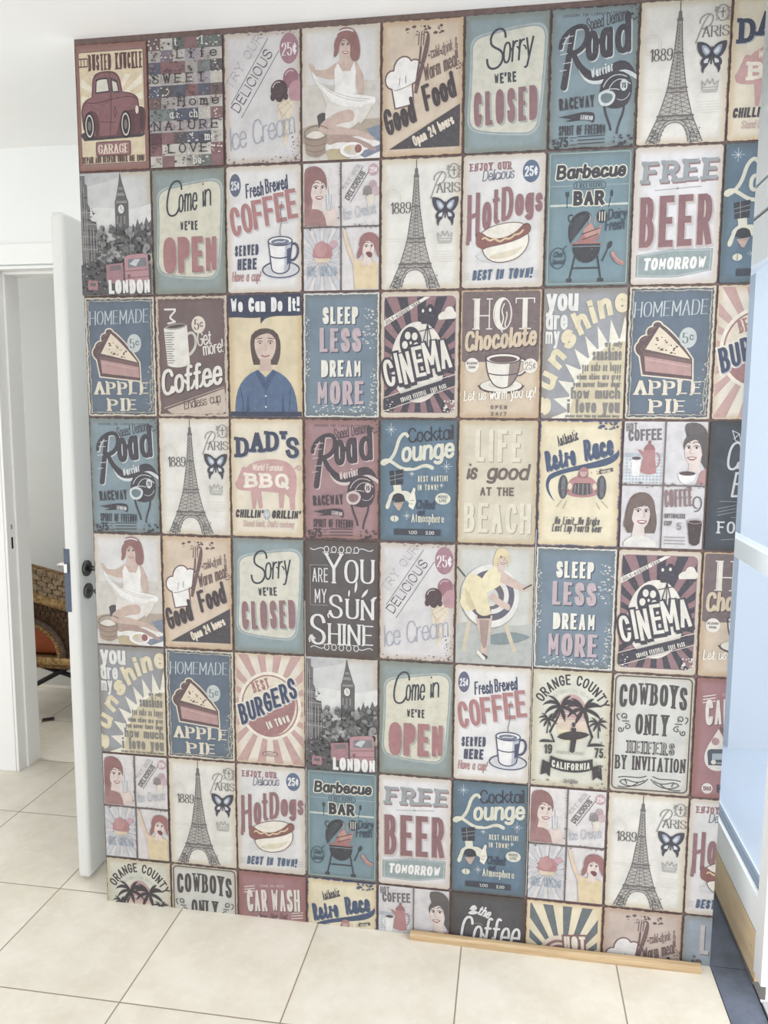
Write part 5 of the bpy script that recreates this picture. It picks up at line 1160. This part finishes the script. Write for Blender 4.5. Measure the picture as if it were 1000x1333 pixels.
@sign('carwash')
def _():
    s = Sign(base=(176, 108, 113), edge=(98, 70, 72), ew=1.4)
    cr = (226, 212, 200)
    s.part('lettering'); s.K(cr, 1.2, 'M10 25L24 22M10 29L24 26M10 33L24 30M78 58L94 55M78 62L94 59M78 66L94 63', 's'); s.T((206, 160, 156), 'COME ON HERE', 50, 22, 4, 36, .8, al='c', rot=5, g=.5); s.TS(cr, (110, 72, 76), 1.2, 1.2, 'CAR', 14, 62, 33, 30, 4.2, rot=6, sk=.06, g=1.6); s.TS(cr, (110, 72, 76), 1.2, 1.2, 'WASH', 49, 58, 33, 42, 4.0, rot=5, sk=.06, g=1.6); s.T((120, 78, 82), 'Drive Thru Test', 30, 72, 9, 42, 1.2, 'script', rot=6)
    s.part('water_drop')
    for x, y, k in ((30, 92, 1.9), (58, 84, 1.3), (78, 90, 1.2), (44, 128, .9), (66, 126, .9)):
        s.push(k, k, x, y); s.P(cr, 'M0 -14C4 -6 8 0 8 6C8 12 4 15 0 15C-4 15 -8 12 -8 6C-8 0 -4 -6 0 -14Z'); s.pop()
    s.part('car'); s.P((70, 84, 100), 'M18 98C18 92 22 92 28 92L54 90L64 98L66 112L20 114Z'); s.P((160, 176, 184), 'M24 98L48 96L52 104L24 106Z'); s.E(cr, 26, 109, 3); s.K(cr, 1, 'M20 114L64 112M30 110L60 108')
    s.E((190, 128, 126), 27, 82, 4.500, 5); s.E(cr, 20, 144, 6.5, 7); s.T((120, 84, 84), '1960', 20, 147, 6, 10, 1, al='c', g=.3); s.part('lettering'); s.T((72, 76, 96), 'HOT WAX', 32, 149, 11, 50, 2.6, g=1, rot=2)
    return s

@sign('thecoffee')
def _():
    s = Sign(base=(82, 80, 84), edge=(62, 60, 64), ew=.8, mott=.16)
    c = (226, 224, 222)
    s.part('lettering'); s.P(c, 'M26 24C28 18 34 14 36 22C34 26 30 26 26 24ZM24 30C28 24 34 24 38 28C32 32 28 32 24 30Z'); s.T(c, 'the', 35, 30, 15, 17, 2.2, 'script', rot=-18, sk=.2)
    s.TS(c, (64, 62, 66), 1.2, 1.2, 'Coffee', 12, 78, 44, 80, 3.4, 'script', rot=2, sk=.16, g=.8); s.K((150, 148, 150), .8, 'M30 46C34 42 40 42 44 45M52 38L58 36M60 46L66 44'); s.K(c, 1.6, 'M54 78C50 92 60 98 64 86'); s.T(c, 'Break', 24, 118, 32, 56, 3.0, 'script', sk=.16); s.T(c, 'IS FOREVER', 20, 142, 13, 62, 2.2, 'slab', sl=1, g=2.2)
    return s

@sign('hotpizza')
def _():
    s = Sign(base=(236, 221, 184), edge=(116, 86, 88), ew=2.4)
    s.part('sun_rays'); s.rays((98, 110, 118), 52, 92, 22, .1, .5, 140, 6, 6, 94, 152)
    s.part('pizza'); pk = (168, 104, 104); cr = (228, 212, 186)
    s.P(cr, 'M20 74C22 50 44 44 62 50L58 56C44 52 30 56 28 76Z'); s.E(cr, 46, 76, 25, 26); s.E(pk, 46, 76, 22, 22); s.E(cr, 46, 76, 18, 18); s.E(pk, 46, 76, 15, 15); s.E(cr, 40, 70, 4); s.E(cr, 50, 68, 3.4); s.E(cr, 44, 80, 4); s.E(cr, 54, 78, 3); s.G(pk, (58, 46), (74, 44), (64, 92)); s.G((196, 150, 130), (60, 50), (71, 49), (64, 84))
    s.part('lettering')
    for c, ew, o in (((150, 92, 94), 5, 0), ((238, 228, 204), 0, 0)): s.T(c, 'HOT', 52, 68, 20, 28, 4.4, rot=5, ew=ew, g=1.6); s.T(c, 'PIZZA', 38, 98, 26, 52, 5.0, rot=5, ew=ew, g=1.6)
    return s
# ------------------------------------------------------------------ the setting
M_wall = plain('white wall paint', (236, 238, 236), .75, .2, .008, 3)
M_ceil = plain('ceiling paint', (241, 241, 240), .8, .15, .008, 2)
M_door = plain('satin white door lacquer', (238, 238, 236), .35, .45, .006, 4)
M_grime = plain('dark brown printed ground', (106, 90, 86), .6, .25, .12, 60)
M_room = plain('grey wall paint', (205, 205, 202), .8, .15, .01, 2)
M_pvc = plain('white lacquered aluminium', (244, 245, 246), .3, .5, .004, 4)
M_rub = plain('black gasket', (52, 50, 52), .7, .2)
M_steel = plain('brushed dark steel', (92, 92, 90), .35, .5, .05, 30, metal=.85)
M_plate = plain('blued steel plate', (84, 92, 106), .35, .5, .06, 30, metal=.6)
M_chrome = plain('polished steel', (200, 198, 194), .15, .5, .01, 30, metal=1)
M_slot = plain('dark slot', (40, 38, 38), .8, .1)

def struct(o): return tag(o, kind='structure')

def tilemat():
    mt, nt, b = newmat('beige ceramic tile', .38, .45)
    co = objco(nt); sp = nt.nodes.new('ShaderNodeSeparateXYZ'); nt.links.new(co, sp.inputs[0])
    P_ = 0.4445
    def edge(o, off):
        v = math_(nt, 'DIVIDE', math_(nt, 'SUBTRACT', o, off), P_)
        f = math_(nt, 'FRACT', math_(nt, 'ADD', v, 40.0))
        return math_(nt, 'MULTIPLY', math_(nt, 'MINIMUM', f, math_(nt, 'SUBTRACT', 1.0, f)), P_), math_(nt, 'FLOOR', math_(nt, 'ADD', v, 40.0))
    ex, ix = edge(sp.outputs[0], -0.187); ey, iy = edge(sp.outputs[1], 0.031)
    g = math_(nt, 'SUBTRACT', 1.0, ramp(nt, math_(nt, 'MINIMUM', ex, ey), 0.0014, 0.0026))
    cb = nt.nodes.new('ShaderNodeCombineXYZ'); nt.links.new(ix, cb.inputs[0]); nt.links.new(iy, cb.inputs[1])
    wn = nt.nodes.new('ShaderNodeTexWhiteNoise'); wn.noise_dimensions = '3D'; nt.links.new(cb.outputs[0], wn.inputs[0])
    off = nt.nodes.new('ShaderNodeVectorMath'); off.operation = 'MULTIPLY_ADD'
    nt.links.new(wn.outputs['Color'], off.inputs[0]); off.inputs[1].default_value = (9, 9, 9); nt.links.new(co, off.inputs[2])
    n1 = noise(nt, off.outputs[0], 5, 6, .62); n2 = noise(nt, off.outputs[0], 34, 4, .6)
    a = mixc(nt, ramp(nt, n1, .32, .7), lin((228, 222, 209)), lin((214, 206, 190)))
    a = mixc(nt, math_(nt, 'MULTIPLY', ramp(nt, n2, .45, .75), .35), a, lin((234, 230, 220)))
    a = mixc(nt, g, a, lin((150, 136, 118)))
    nt.links.new(a, b.inputs['Base Color'])
    bp = nt.nodes.new('ShaderNodeBump'); bp.inputs['Strength'].default_value = .5; bp.inputs['Distance'].default_value = .002
    nt.links.new(math_(nt, 'SUBTRACT', 1.0, g), bp.inputs['Height']); nt.links.new(bp.outputs[0], b.inputs['Normal'])
    return mt
def slatemat():
    mt, nt, b = newmat('dark slate', .45, .4)
    co = objco(nt)
    a = mixc(nt, ramp(nt, noise(nt, co, 7, 7, .65), .35, .68), lin((112, 120, 136)), lin((88, 95, 108)))
    a = mixc(nt, ramp(nt, noise(nt, co, 60, 5, .7), .64, .74), a, lin((136, 142, 150)))
    nt.links.new(a, b.inputs['Base Color']); return mt
def woodmat(name, c1, c2, scale=(2, 30, 30), rough=.55):
    mt, nt, b = newmat(name, rough, .3)
    mp = nt.nodes.new('ShaderNodeMapping'); mp.inputs['Scale'].default_value = scale; nt.links.new(objco(nt), mp.inputs[0])
    n1 = noise(nt, mp.outputs[0], 2.2, 6, .65)
    a = mixc(nt, ramp(nt, n1, .3, .7), lin(c1), lin(c2))
    a = mixc(nt, ramp(nt, noise(nt, mp.outputs[0], 7, 3), .62, .75), a, tuple(v * .75 for v in lin(c2)[:3]) + (1,))
    nt.links.new(a, b.inputs['Base Color']); return mt

floor = struct(box('floor', -4.2, XE, -3.4, 1.86, -.06, 0, tilemat()))
ceiling = struct(box('ceiling', -4.2, 2.0, -3.4, .81, ZC, ZC + .1, M_ceil))
bm = bmesh.new(); add_box(bm, 0, XE, 0, .11, 0, ZC)
for f in bm.faces:
    if f.calc_center_median().y < 1e-5: f.material_index = 1
wall = meshobj('wall_feature', bm, [M_wall, M_grime]); struct(wall)
seam = bmesh.new()
for i, z0, z1 in ((3, .17, 1.02), (6, .16, 1.25)): add_box(seam, i * W - .0008, i * W + .0008, -.0012, -.0002, z0, z1)
struct(meshobj('trim_4', seam, plain('paper seam', (206, 202, 198))))
# hall wall with the doorway
struct(box('wall_left', -4.2, -.862, .81, .94, 0, ZC, M_wall))
struct(box('wall_back', -.098, 1.955, .81, .94, 0, ZC, M_wall))
struct(box('wall_above_door', -.862, -.098, .81, .94, 2.162, ZC, M_wall))
struct(box('baseboard_left', -4.2, -.944, .796, .81, 0, .085, M_door, bev=.003))
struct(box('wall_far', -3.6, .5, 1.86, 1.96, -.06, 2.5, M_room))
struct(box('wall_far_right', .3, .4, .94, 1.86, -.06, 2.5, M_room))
struct(box('ceiling_far', -3.6, .5, .94, 1.96, 2.5, 2.6, M_ceil))
# door: casing, jambs and the open leaf
d1 = empty('door_1', (-.48, .81, 0)); struct(d1)
def dpart(name, x0, x1, y0, y1, z0, z1, mat, bev=.0, par=None):
    o = box(name, x0, x1, y0, y1, z0, z1, mat, None, bev); o.parent = par or d1
    o.matrix_parent_inverse = Matrix.Translation(d1.location).inverted()
    return o
dpart('casing', -.944, -.862, .797, .81, 0, 2.249, M_door, .003); dpart('casing', -.098, -.016, .797, .81, 0, 2.249, M_door, .003); dpart('casing', -.862, -.098, .797, .81, 2.167, 2.249, M_door, .003)
dpart('jamb', -.862, -.85, .800, .945, 0, 2.162, M_door, .002); dpart('jamb', -.11, -.098, .800, .945, 0, 2.162, M_door, .002); dpart('jamb', -.85, -.11, .800, .945, 2.15, 2.162, M_door, .002)
dpart('door_stop', -.85, -.838, .852, .945, 0, 2.15, M_door, .002); dpart('door_stop', -.838, -.11, .852, .945, 2.138, 2.15, M_door, .002)
dpart('strike_plate', -.8502, -.8492, .816, .846, .93, 1.12, M_door)
dpart('strike_slot', -.8494, -.8488, .826, .838, .99, 1.04, M_slot); dpart('strike_slot', -.8494, -.8488, .826, .838, 1.075, 1.095, M_chrome)
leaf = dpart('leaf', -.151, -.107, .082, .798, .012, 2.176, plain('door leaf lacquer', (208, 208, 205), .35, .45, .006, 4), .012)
lk = dpart('lock_plate', -.1515, -.1315, .0805, .0835, .929, 1.135, M_plate); dpart('latch_bolt', -.147, -.136, .070, .083, 1.058, 1.088, M_chrome, .002)
def dtube(name, segs, mat, n=20):
    b2 = bmesh.new()
    for pts, r in segs: add_tube(b2, pts, r, n)
    o = meshobj(name, b2, mat); o.parent = d1; o.matrix_parent_inverse = Matrix.Translation(d1.location).inverted(); return o
dtube('rosette', [([(-.107, .135, 1.064), (-.1, .135, 1.064), (-.098, .135, 1.064)], [.026, .026, .022])], M_steel)
dtube('lever_handle', [([(-.099, .135, 1.064), (-.075, .135, 1.064), (-.052, .137, 1.064), (-.046, .15, 1.064), (-.045, .25, 1.062)], [.009, .0085, .009, .0095, .008])], M_steel)
dtube('rosette', [([(-.107, .138, .988), (-.1, .138, .988), (-.098, .138, .988)], [.025, .025, .021])], M_steel)
dtube('lever_handle', [([(-.151, .135, 1.075), (-.157, .135, 1.075)], .026), ([(-.157, .135, 1.075), (-.185, .135, 1.075), (-.197, .13, 1.072), (-.202, .19, 1.066), (-.202, .25, 1.066)], .0085)], M_chrome)
kb = bmesh.new(); add_tube(kb, [(-.098, .138, .988), (-.083, .138, .988)], .003, 10); add_box(kb, -.083, -.062, .1365, .1395, .979, .995, 0, .001)
key = tag(meshobj('key', kb, M_steel), 'metal key left in the lock of the white door', 'key')
# sliding glass door and the facade
M_sl = slatemat()
struct(box('trim_1', XE + .002, 1.9535, -3.2, -.006, -.05, .002, M_sl)); struct(box('trim_2', XE + .002, 1.9535, -.003, .805, -.05, .002, M_sl))
struct(box('trim_3', 1.957, 1.985, -.066, .805, .014, .150, woodmat('pale sill board', (224, 200, 166), (210, 184, 150), (30, 2, 12))))
struct(box('trim_5', 1.957, 2.06, -3.2, -.135, -.04, .010, plain('track aluminium', (188, 188, 186), .4, .5, .05, 40)))
struct(box('trim_6', 1.9542, 1.99, -.064, .805, -.04, .0138, plain('grey rubber', (120, 117, 114), .7, .2))); struct(box('trim_7', 1.9542, 1.9566, -3.2, -.0645, -.05, .004, M_rub))
d2 = empty('door_2', (1.98, -.09, .04)); struct(d2)
def w2(name, y0, y1, z0, z1, x0=1.955, x1=1.998, mat=None, bev=.002):
    o = box(name, x0, x1, y0, y1, z0, z1, mat or M_pvc, None, bev); o.parent = d2
    o.matrix_parent_inverse = Matrix.Translation(d2.location).inverted(); return o
w2('stile', -.13, -.064, .046, 2.45, 1.953, 2.03)
w2('stile', .74, .80, .153, 2.45)
w2('rail', -.064, .74, .156, .255); w2('rail', -.064, .74, 1.132, 1.190); w2('rail', -.064, .74, 2.012, 2.145)
w2('rail', -.064, .74, 2.152, 2.234, 1.950); w2('rail', -.064, .74, 2.241, 2.45, 1.948)
w2('gasket', -.064, .74, .1505, .1555, 1.958, 1.99, M_rub, 0); w2('gasket', -.064, .74, 2.145, 2.152, 1.962, 1.99, M_rub, 0); w2('gasket', -.064, .74, 2.234, 2.241, 1.962, 1.99, M_rub, 0)
w2('gasket', -.064, .74, .255, .259, 1.968, 1.99, plain('grey gasket', (128, 138, 150), .6, .2), 0)
gm, nt, b = newmat('clear glass', .02, .5)
nt.nodes.remove(b)
tr = node(nt, 'ShaderNodeBsdfTransparent'); tr.inputs[0].default_value = (.925, .95, .97, 1)
gl = node(nt, 'ShaderNodeBsdfGlossy'); gl.inputs['Roughness'].default_value = .02
lw = node(nt, 'ShaderNodeLayerWeight'); lw.inputs[0].default_value = .5
fr_ = math_(nt, 'MULTIPLY_ADD', math_(nt, 'POWER', lw.outputs['Facing'], 5.0), .5, .03)
mx = node(nt, 'ShaderNodeMixShader'); nt.links.new(fr_, mx.inputs[0]); nt.links.new(tr.outputs[0], mx.inputs[1]); nt.links.new(gl.outputs[0], mx.inputs[2])
nt.links.new(mx.outputs[0], nt.nodes['Material Output'].inputs[0])
w2('pane', -.064, .74, .259, 1.132, 1.975, 1.981, gm, 0); w2('pane', -.064, .74, 1.190, 2.012, 1.975, 1.981, gm, 0)
struct(box('wall_right', 1.956, 2.1, -3.2, .94, 2.452, ZC + .1, M_wall))
# outside
M_out = plain('pale render', (206, 210, 216), .8, .1, .01, 2)
struct(box('floor_outside', 2.062, 8, -3.2, 9, -.14, -.04, plain('pale paving', (196, 206, 220), .7, .2, .03, 3)))
struct(box('wall_outside', 2.1, 8, 4.2, 4.4, -.04, 3.4, M_out))
struct(box('wall_side_outside', 2.0, 2.1, .96, 4.2, -.04, 3.2, M_out))
tag(box('pillar', 2.34, 2.58, 1.7, 1.94, -.04, 3.2, plain('white pillar paint', (190, 196, 204), .7, .2, .01, 2)), 'white square pillar standing outside behind the glass door', 'pillar')
tag(box('garden_curb', 2.12, 5.5, 2.9, 3.05, -.04, .22, M_out, bev=.01), 'low white curb outside beyond the glass door', 'curb')

# ------------------------------------------------------------------ the signs on the feature wall
GRID = ['garage collage icecream bather goodfood closed roadblue paris dads', 'london open coffee quad paris hotdogs bbqbar beer lounge',
        'pie mug wecan sleep cinema hotchoc sunshine pie burgers', 'roadblue paris dads roadred lounge beach retro quadcoffee chalk',
        'bather goodfood closed yousun icecream lifebuoy sleep cinema hotchoc', 'sunshine pie burgers london open coffee orange cowboys carwash',
        'quad paris hotdogs bbqbar beer lounge quad paris hotdogs', 'orange cowboys carwash retro quadcoffee thecoffee hotpizza goodfoodpink beachblue']
GRID = [r.split() for r in GRID]
DESC = dict(garage=('red-bordered garage sign with an old mauve car', 'garage'), collage=('patchwork sign of small tiles reading Sweet Home Nature Love', 'patchwork'),
 icecream=('pale ice cream sign with slanted DELICIOUS and a cone', 'ice cream'), bather=('picture sign of a red-haired woman in white', 'red-haired woman'),
 goodfood=('tan Good Food sign with a chef hat', 'Good Food'), goodfoodpink=('pinkish tan chef hat sign cut off by the floor', 'pink chef hat'), closed=('teal and cream Sorry We\'re Closed sign', 'Closed'),
 roadblue=('blue Road sign with a racing helmet', 'blue Road'), roadred=('dusty red Road sign with a racing helmet', 'red Road'), paris=('cream Paris 1889 sign with tower and butterfly', 'Paris'),
 dads=('cream BBQ sign with a pink pig', 'pink pig'), london=('grey London sign with clock tower and pink bus', 'London'), open=('teal and cream Come In We\'re Open sign', 'Open'),
 coffee=('white Coffee sign with a blue outlined cup', 'white Coffee'), quad=('sign of four small ice cream pictures', 'four-picture ice cream'), hotdogs=('white Hot Dogs sign', 'Hot Dogs'),
 bbqbar=('blue Barbecue Bar sign with an open grill', 'Barbecue Bar'), beer=('white Free Beer Tomorrow sign', 'Free Beer'), lounge=('blue Cocktail Lounge sign', 'Cocktail Lounge'),
 pie=('blue Homemade Apple Pie sign', 'Apple Pie'), mug=('brown Coffee sign with a striped mug, Endless cup', 'brown mug'), wecan=('yellow sign with navy banner and worker in blue shirt', 'blue-shirted worker'),
 sleep=('blue Sleep Less Dream More sign', 'Sleep Less'), cinema=('red and dark rayed Cinema sign with film reel', 'Cinema'), hotchoc=('brown and tan Hot Chocolate sign', 'Hot Chocolate'),
 sunshine=('grey and yellow Sunshine sign with a rayed sun', 'yellow Sunshine'), burgers=('pink-rayed Best Burgers sign', 'Burgers'), beach=('cream Life is Good at the Beach sign', 'Beach'),
 beachblue=('blue-grey sign cut off by the floor, pale letter L', 'blue-grey'), retro=('yellow Retro Race sign with a blue ribbon', 'Retro Race'), quadcoffee=('grey sign of four small coffee and women pictures', 'four-picture coffee'),
 chalk=('slate blue sign with white chalk lettering, half hidden', 'chalk lettering'), yousun=('dark brown You Are My Sun Shine sign', 'dark Sun Shine'), lifebuoy=('picture sign of a blonde woman at a round chair', 'blonde woman'),
 orange=('cream Orange County sign with palms and sun', 'Orange County'), cowboys=('grey Cowboys Only sign with dark slab letters', 'Cowboys'), carwash=('dusty red Car Wash sign', 'Car Wash'),
 thecoffee=('charcoal sign with white script Coffee at the floor', 'charcoal Coffee'), hotpizza=('striped sign with HOT and a pizza at the floor', 'striped Hot'))
cells = [(j, i) for j in range(8) for i in range(9)]
def nb(j, i): return DESC[GRID[j][i]][1] if 0 <= j < 8 and 0 <= i < 9 else None
def wheres(j, i):
    r = []
    for w_, a, b_ in (('below the', j - 1, i), ('above the', j + 1, i), ('right of the', j, i - 1), ('left of the', j, i + 1)):
        if nb(a, b_): r.append('%s %s sign' % (w_, nb(a, b_)))
    return r
same = {}
for c in cells: same.setdefault(GRID[c[0]][c[1]], []).append(c)
def label(j, i):
    d = GRID[j][i]
    if len(same[d]) == 1: return DESC[d][0]
    others = [wheres(*c) for c in same[d] if c != (j, i)]
    for w_ in wheres(j, i):
        if not any(w_ in o for o in others): return DESC[d][0] + ', ' + w_
    return DESC[d][0] + ', row %d' % j
SIG = {}; FIRST = {}
for j, i in cells:
    d = GRID[j][i]
    x = (i + .5) * W; z = Z0 - (j + 1) * H
    xm = XE - .0006 - x if i == 8 else None; zm = .0006 - z if j == 7 else None
    root = empty('vintage_sign', (x, 0, z))
    tag(root, label(j, i), 'sign', 'vintage signs covering the feature wall')
    kk = (d, xm is not None, zm is not None)
    if kk in FIRST:
        for ch in FIRST[kk]:
            c = ch.copy(); COL.objects.link(c); c.parent = root
    else:
        if d not in SIG: SIG[d] = D[d]()
        FIRST[kk] = [link(n_, me, root) for n_, me in SIG[d].meshes(xm, zm)]

# ------------------------------------------------------------------ loose things
bm = bmesh.new(); N = 24; rings = []
prof = [(-.013, 0), (.013, 0), (.013, .012), (.010, .019), (.003, .0225), (-.006, .021), (-.012, .014)]
for k in range(N + 1):
    t = k / N; xx = .992 + t * .832; yy = -.020 - .009 * t - .004 * math.sin(t * 3.1)
    rings.append([bm.verts.new((xx, yy + a, b_ + .0002)) for a, b_ in prof])
for k in range(N):
    for q in range(len(prof)):
        bm.faces.new((rings[k][q], rings[k][(q + 1) % len(prof)], rings[k + 1][(q + 1) % len(prof)], rings[k + 1][q]))
bm.faces.new(rings[0][::-1]); bm.faces.new(rings[-1])
bmesh.ops.recalc_face_normals(bm, faces=bm.faces)
tag(meshobj('wooden_batten', bm, woodmat('bare wood', (190, 168, 134), (162, 136, 102), (1.5, 40, 40))), 'long bare wooden batten lying on the floor against the sign wall', 'batten')
bm = bmesh.new(); add_box(bm, -.03, .03, -.022, .022, 0, .004, 0, .001)
for k in range(5): add_box(bm, -.024, .024, -.017 + k * .0076, -.013 + k * .0076, .004, .0045, 1)
dr = meshobj('floor_drain', bm, [plain('drain metal', (104, 94, 86), .5, .4, .05, 40, metal=.3), M_slot]); dr.location = (-1.068, 1.368, 0.0005); dr.rotation_euler = (0, 0, .5)
tag(dr, 'small dark drain grate flat on the tiles beyond the doorway', 'drain')

# wicker armchair seen through the doorway, from its side
ch = empty('wicker_armchair', (-1.12, 1.5, 0)); tag(ch, 'brown woven wicker armchair with orange cushion in the far room', 'armchair')
def cp(name, b2, mat, smooth=False):
    bmesh.ops.recalc_face_normals(b2, faces=b2.faces)
    o = meshobj(name, b2, mat, None, smooth); o.parent = ch; o.matrix_parent_inverse = Matrix.Translation(ch.location).inverted(); return o
def wicker(name, c1, c2, sc=1):
    mt, nt, b = newmat(name, .7, .25)
    n1 = noise(nt, objco(nt), 60 * sc, 4); nt.links.new(mixc(nt, ramp(nt, n1, .35, .68), lin(c1), lin(c2)), b.inputs['Base Color']); return mt
M_w1 = wicker('light wicker', (170, 148, 120), (122, 100, 78)); M_w2 = wicker('brown wicker', (150, 118, 80), (104, 78, 54)); M_wd = wicker('dark wicker', (72, 52, 44), (48, 36, 34))
M_straw = wicker('straw braid', (196, 164, 112), (132, 100, 62))
rd = random.Random(3)
def slope(x, z): return z - .23 * (x + 1.113)
b2 = bmesh.new()                                             # broad woven arm: strands over and under
for r in range(6):
    for c in range(15):
        x0 = -1.56 + c * .056 + (r % 2) * .028; zc = .80 - r * .026
        o_ = [(-.025, -.011), (0, -.0135), (.025, -.011), (.025, .011), (0, .0135), (-.025, .011)]
        top = [b2.verts.new((x0 + u, 1.352 - .010 * math.cos(u * 50), slope(x0 + u, zc + v - .012))) for u, v in o_]
        bot = [b2.verts.new((x0 + u, 1.366, slope(x0 + u, zc + v - .012))) for u, v in o_]
        b2.faces.new(top)
        for q in range(6): b2.faces.new((top[q], bot[q], bot[(q + 1) % 6], top[(q + 1) % 6]))
cp('arm_weave', b2, M_w1)
b2 = bmesh.new()
vs = [b2.verts.new((x, y, slope(x, z))) for x in (-1.58, -.72) for y in (1.366, 1.395) for z in (.648, .806)]
for q in ((0, 1, 3, 2), (4, 6, 7, 5), (0, 4, 5, 1), (2, 3, 7, 6), (0, 2, 6, 4), (1, 5, 7, 3)): b2.faces.new([vs[k] for k in q])
cp('arm', b2, M_w2)
def braid(name, p, q, r, mat):
    b3 = bmesh.new(); p, q = Vector(p), Vector(q); n_ = int((q - p).length / (r * .55))
    for k in range(n_):
        t = k / n_; c = p.lerp(q, t)
        for sg in (1, -1): add_tube(b3, [c + Vector((-r * .8, sg * r * .1, -sg * r * .75)), c + Vector((0, -r * .55, 0)), c + Vector((r * .9, 0, sg * r * .75))], r * .34, 6)
    return cp(name, b3, mat)
braid('arm_braid', (-1.56, 1.345, slope(-1.56, .652)), (-.72, 1.345, slope(-.72, .652)), .022, M_straw)
braid('seat_braid', (-1.56, 1.35, .318), (-.72, 1.35, .322), .020, M_straw)
b2 = bmesh.new(); add_box(b2, -1.56, -.72, 1.37, 1.74, .275, .33); cp('seat', b2, M_w2)
b2 = bmesh.new(); add_box(b2, -1.56, -.72, 1.66, 1.70, .33, .64)
for r in range(10):
    for c in range(26): add_box(b2, -1.55 + c * .032 + (r % 2) * .016, -1.524 + c * .032 + (r % 2) * .016, 1.652, 1.66, .34 + r * .03, .362 + r * .03, 0)
cp('back_panel', b2, M_wd)
arc_ = [(-1.16 + .2 * math.cos(k * math.pi / 16), .335 + .19 * math.sin(k * math.pi / 16)) for k in range(17)]
b2 = bmesh.new()
lo_ = [(-.72, .33)] + arc_ + [(-1.56, .33)]
fr_ = [[b2.verts.new((x, y, z)) for x, z in lo_] for y in (1.385, 1.395)]; tp_ = [[b2.verts.new((x, y, .66 if x > -1 else .70)) for x, z in lo_] for y in (1.385, 1.395)]
for k in range(len(lo_) - 1):
    for q in (0, 1): b2.faces.new((fr_[q][k], fr_[q][k + 1], tp_[q][k + 1], tp_[q][k]))
for r in range(11):
    for c in range(30):
        x = -1.55 + c * .028 + (r % 2) * .014; z = .345 + r * .029
        if ((x + 1.15) / .21) ** 2 + ((z - .325) / .20) ** 2 < 1: continue
        add_box(b2, x, x + .022, 1.379, 1.386, z, z + .020)
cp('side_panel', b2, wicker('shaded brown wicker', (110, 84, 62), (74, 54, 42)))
pts = [(-1.16 + .205 * math.cos(a), 1.36, .335 + .195 * math.sin(a)) for a in [k * math.pi / 16 for k in range(17)]]
b2 = bmesh.new(); add_tube(b2, pts, .013, 10); cp('arm_hoop', b2, wicker('grey rattan', (112, 96, 86), (84, 70, 64)), True)
b2 = bmesh.new()
for k in range(44):
    a = k * math.pi / 43; c = Vector((-1.16 + .178 * math.cos(a), 1.364, .335 + .168 * math.sin(a))); d_ = Vector((math.cos(a), 0, math.sin(a)))
    add_tube(b2, [c - d_ * .013, c - d_ * .0 + Vector((0, -.006, 0)), c + d_ * .014], .0055, 6)
cp('hoop_wrap', b2, M_straw)
b2 = bmesh.new(); add_box(b2, -1.33, -.995, 1.40, 1.64, .332, .49, 0, .035); cp('cushion', b2, plain('orange cloth', (176, 96, 66), .8, .15, .15, 9), True)
M_blk = plain('black frame', (38, 36, 38), .5, .3)
for p, q in (((-1.46, 1.385, 0), (-.74, 1.385, .40)), ((-1.5, 1.40, .377), (-.74, 1.40, .178)), ((-.75, 1.40, 0), (-.75, 1.40, .30)), ((-1.5, 1.70, 0), (-1.5, 1.70, .30)), ((-.75, 1.70, 0), (-.75, 1.70, .30)), ((-1.5, 1.40, 0), (-1.5, 1.40, .30))):
    b2 = bmesh.new(); add_tube(b2, [p, q], .0125, 8); cp('leg', b2, M_blk)
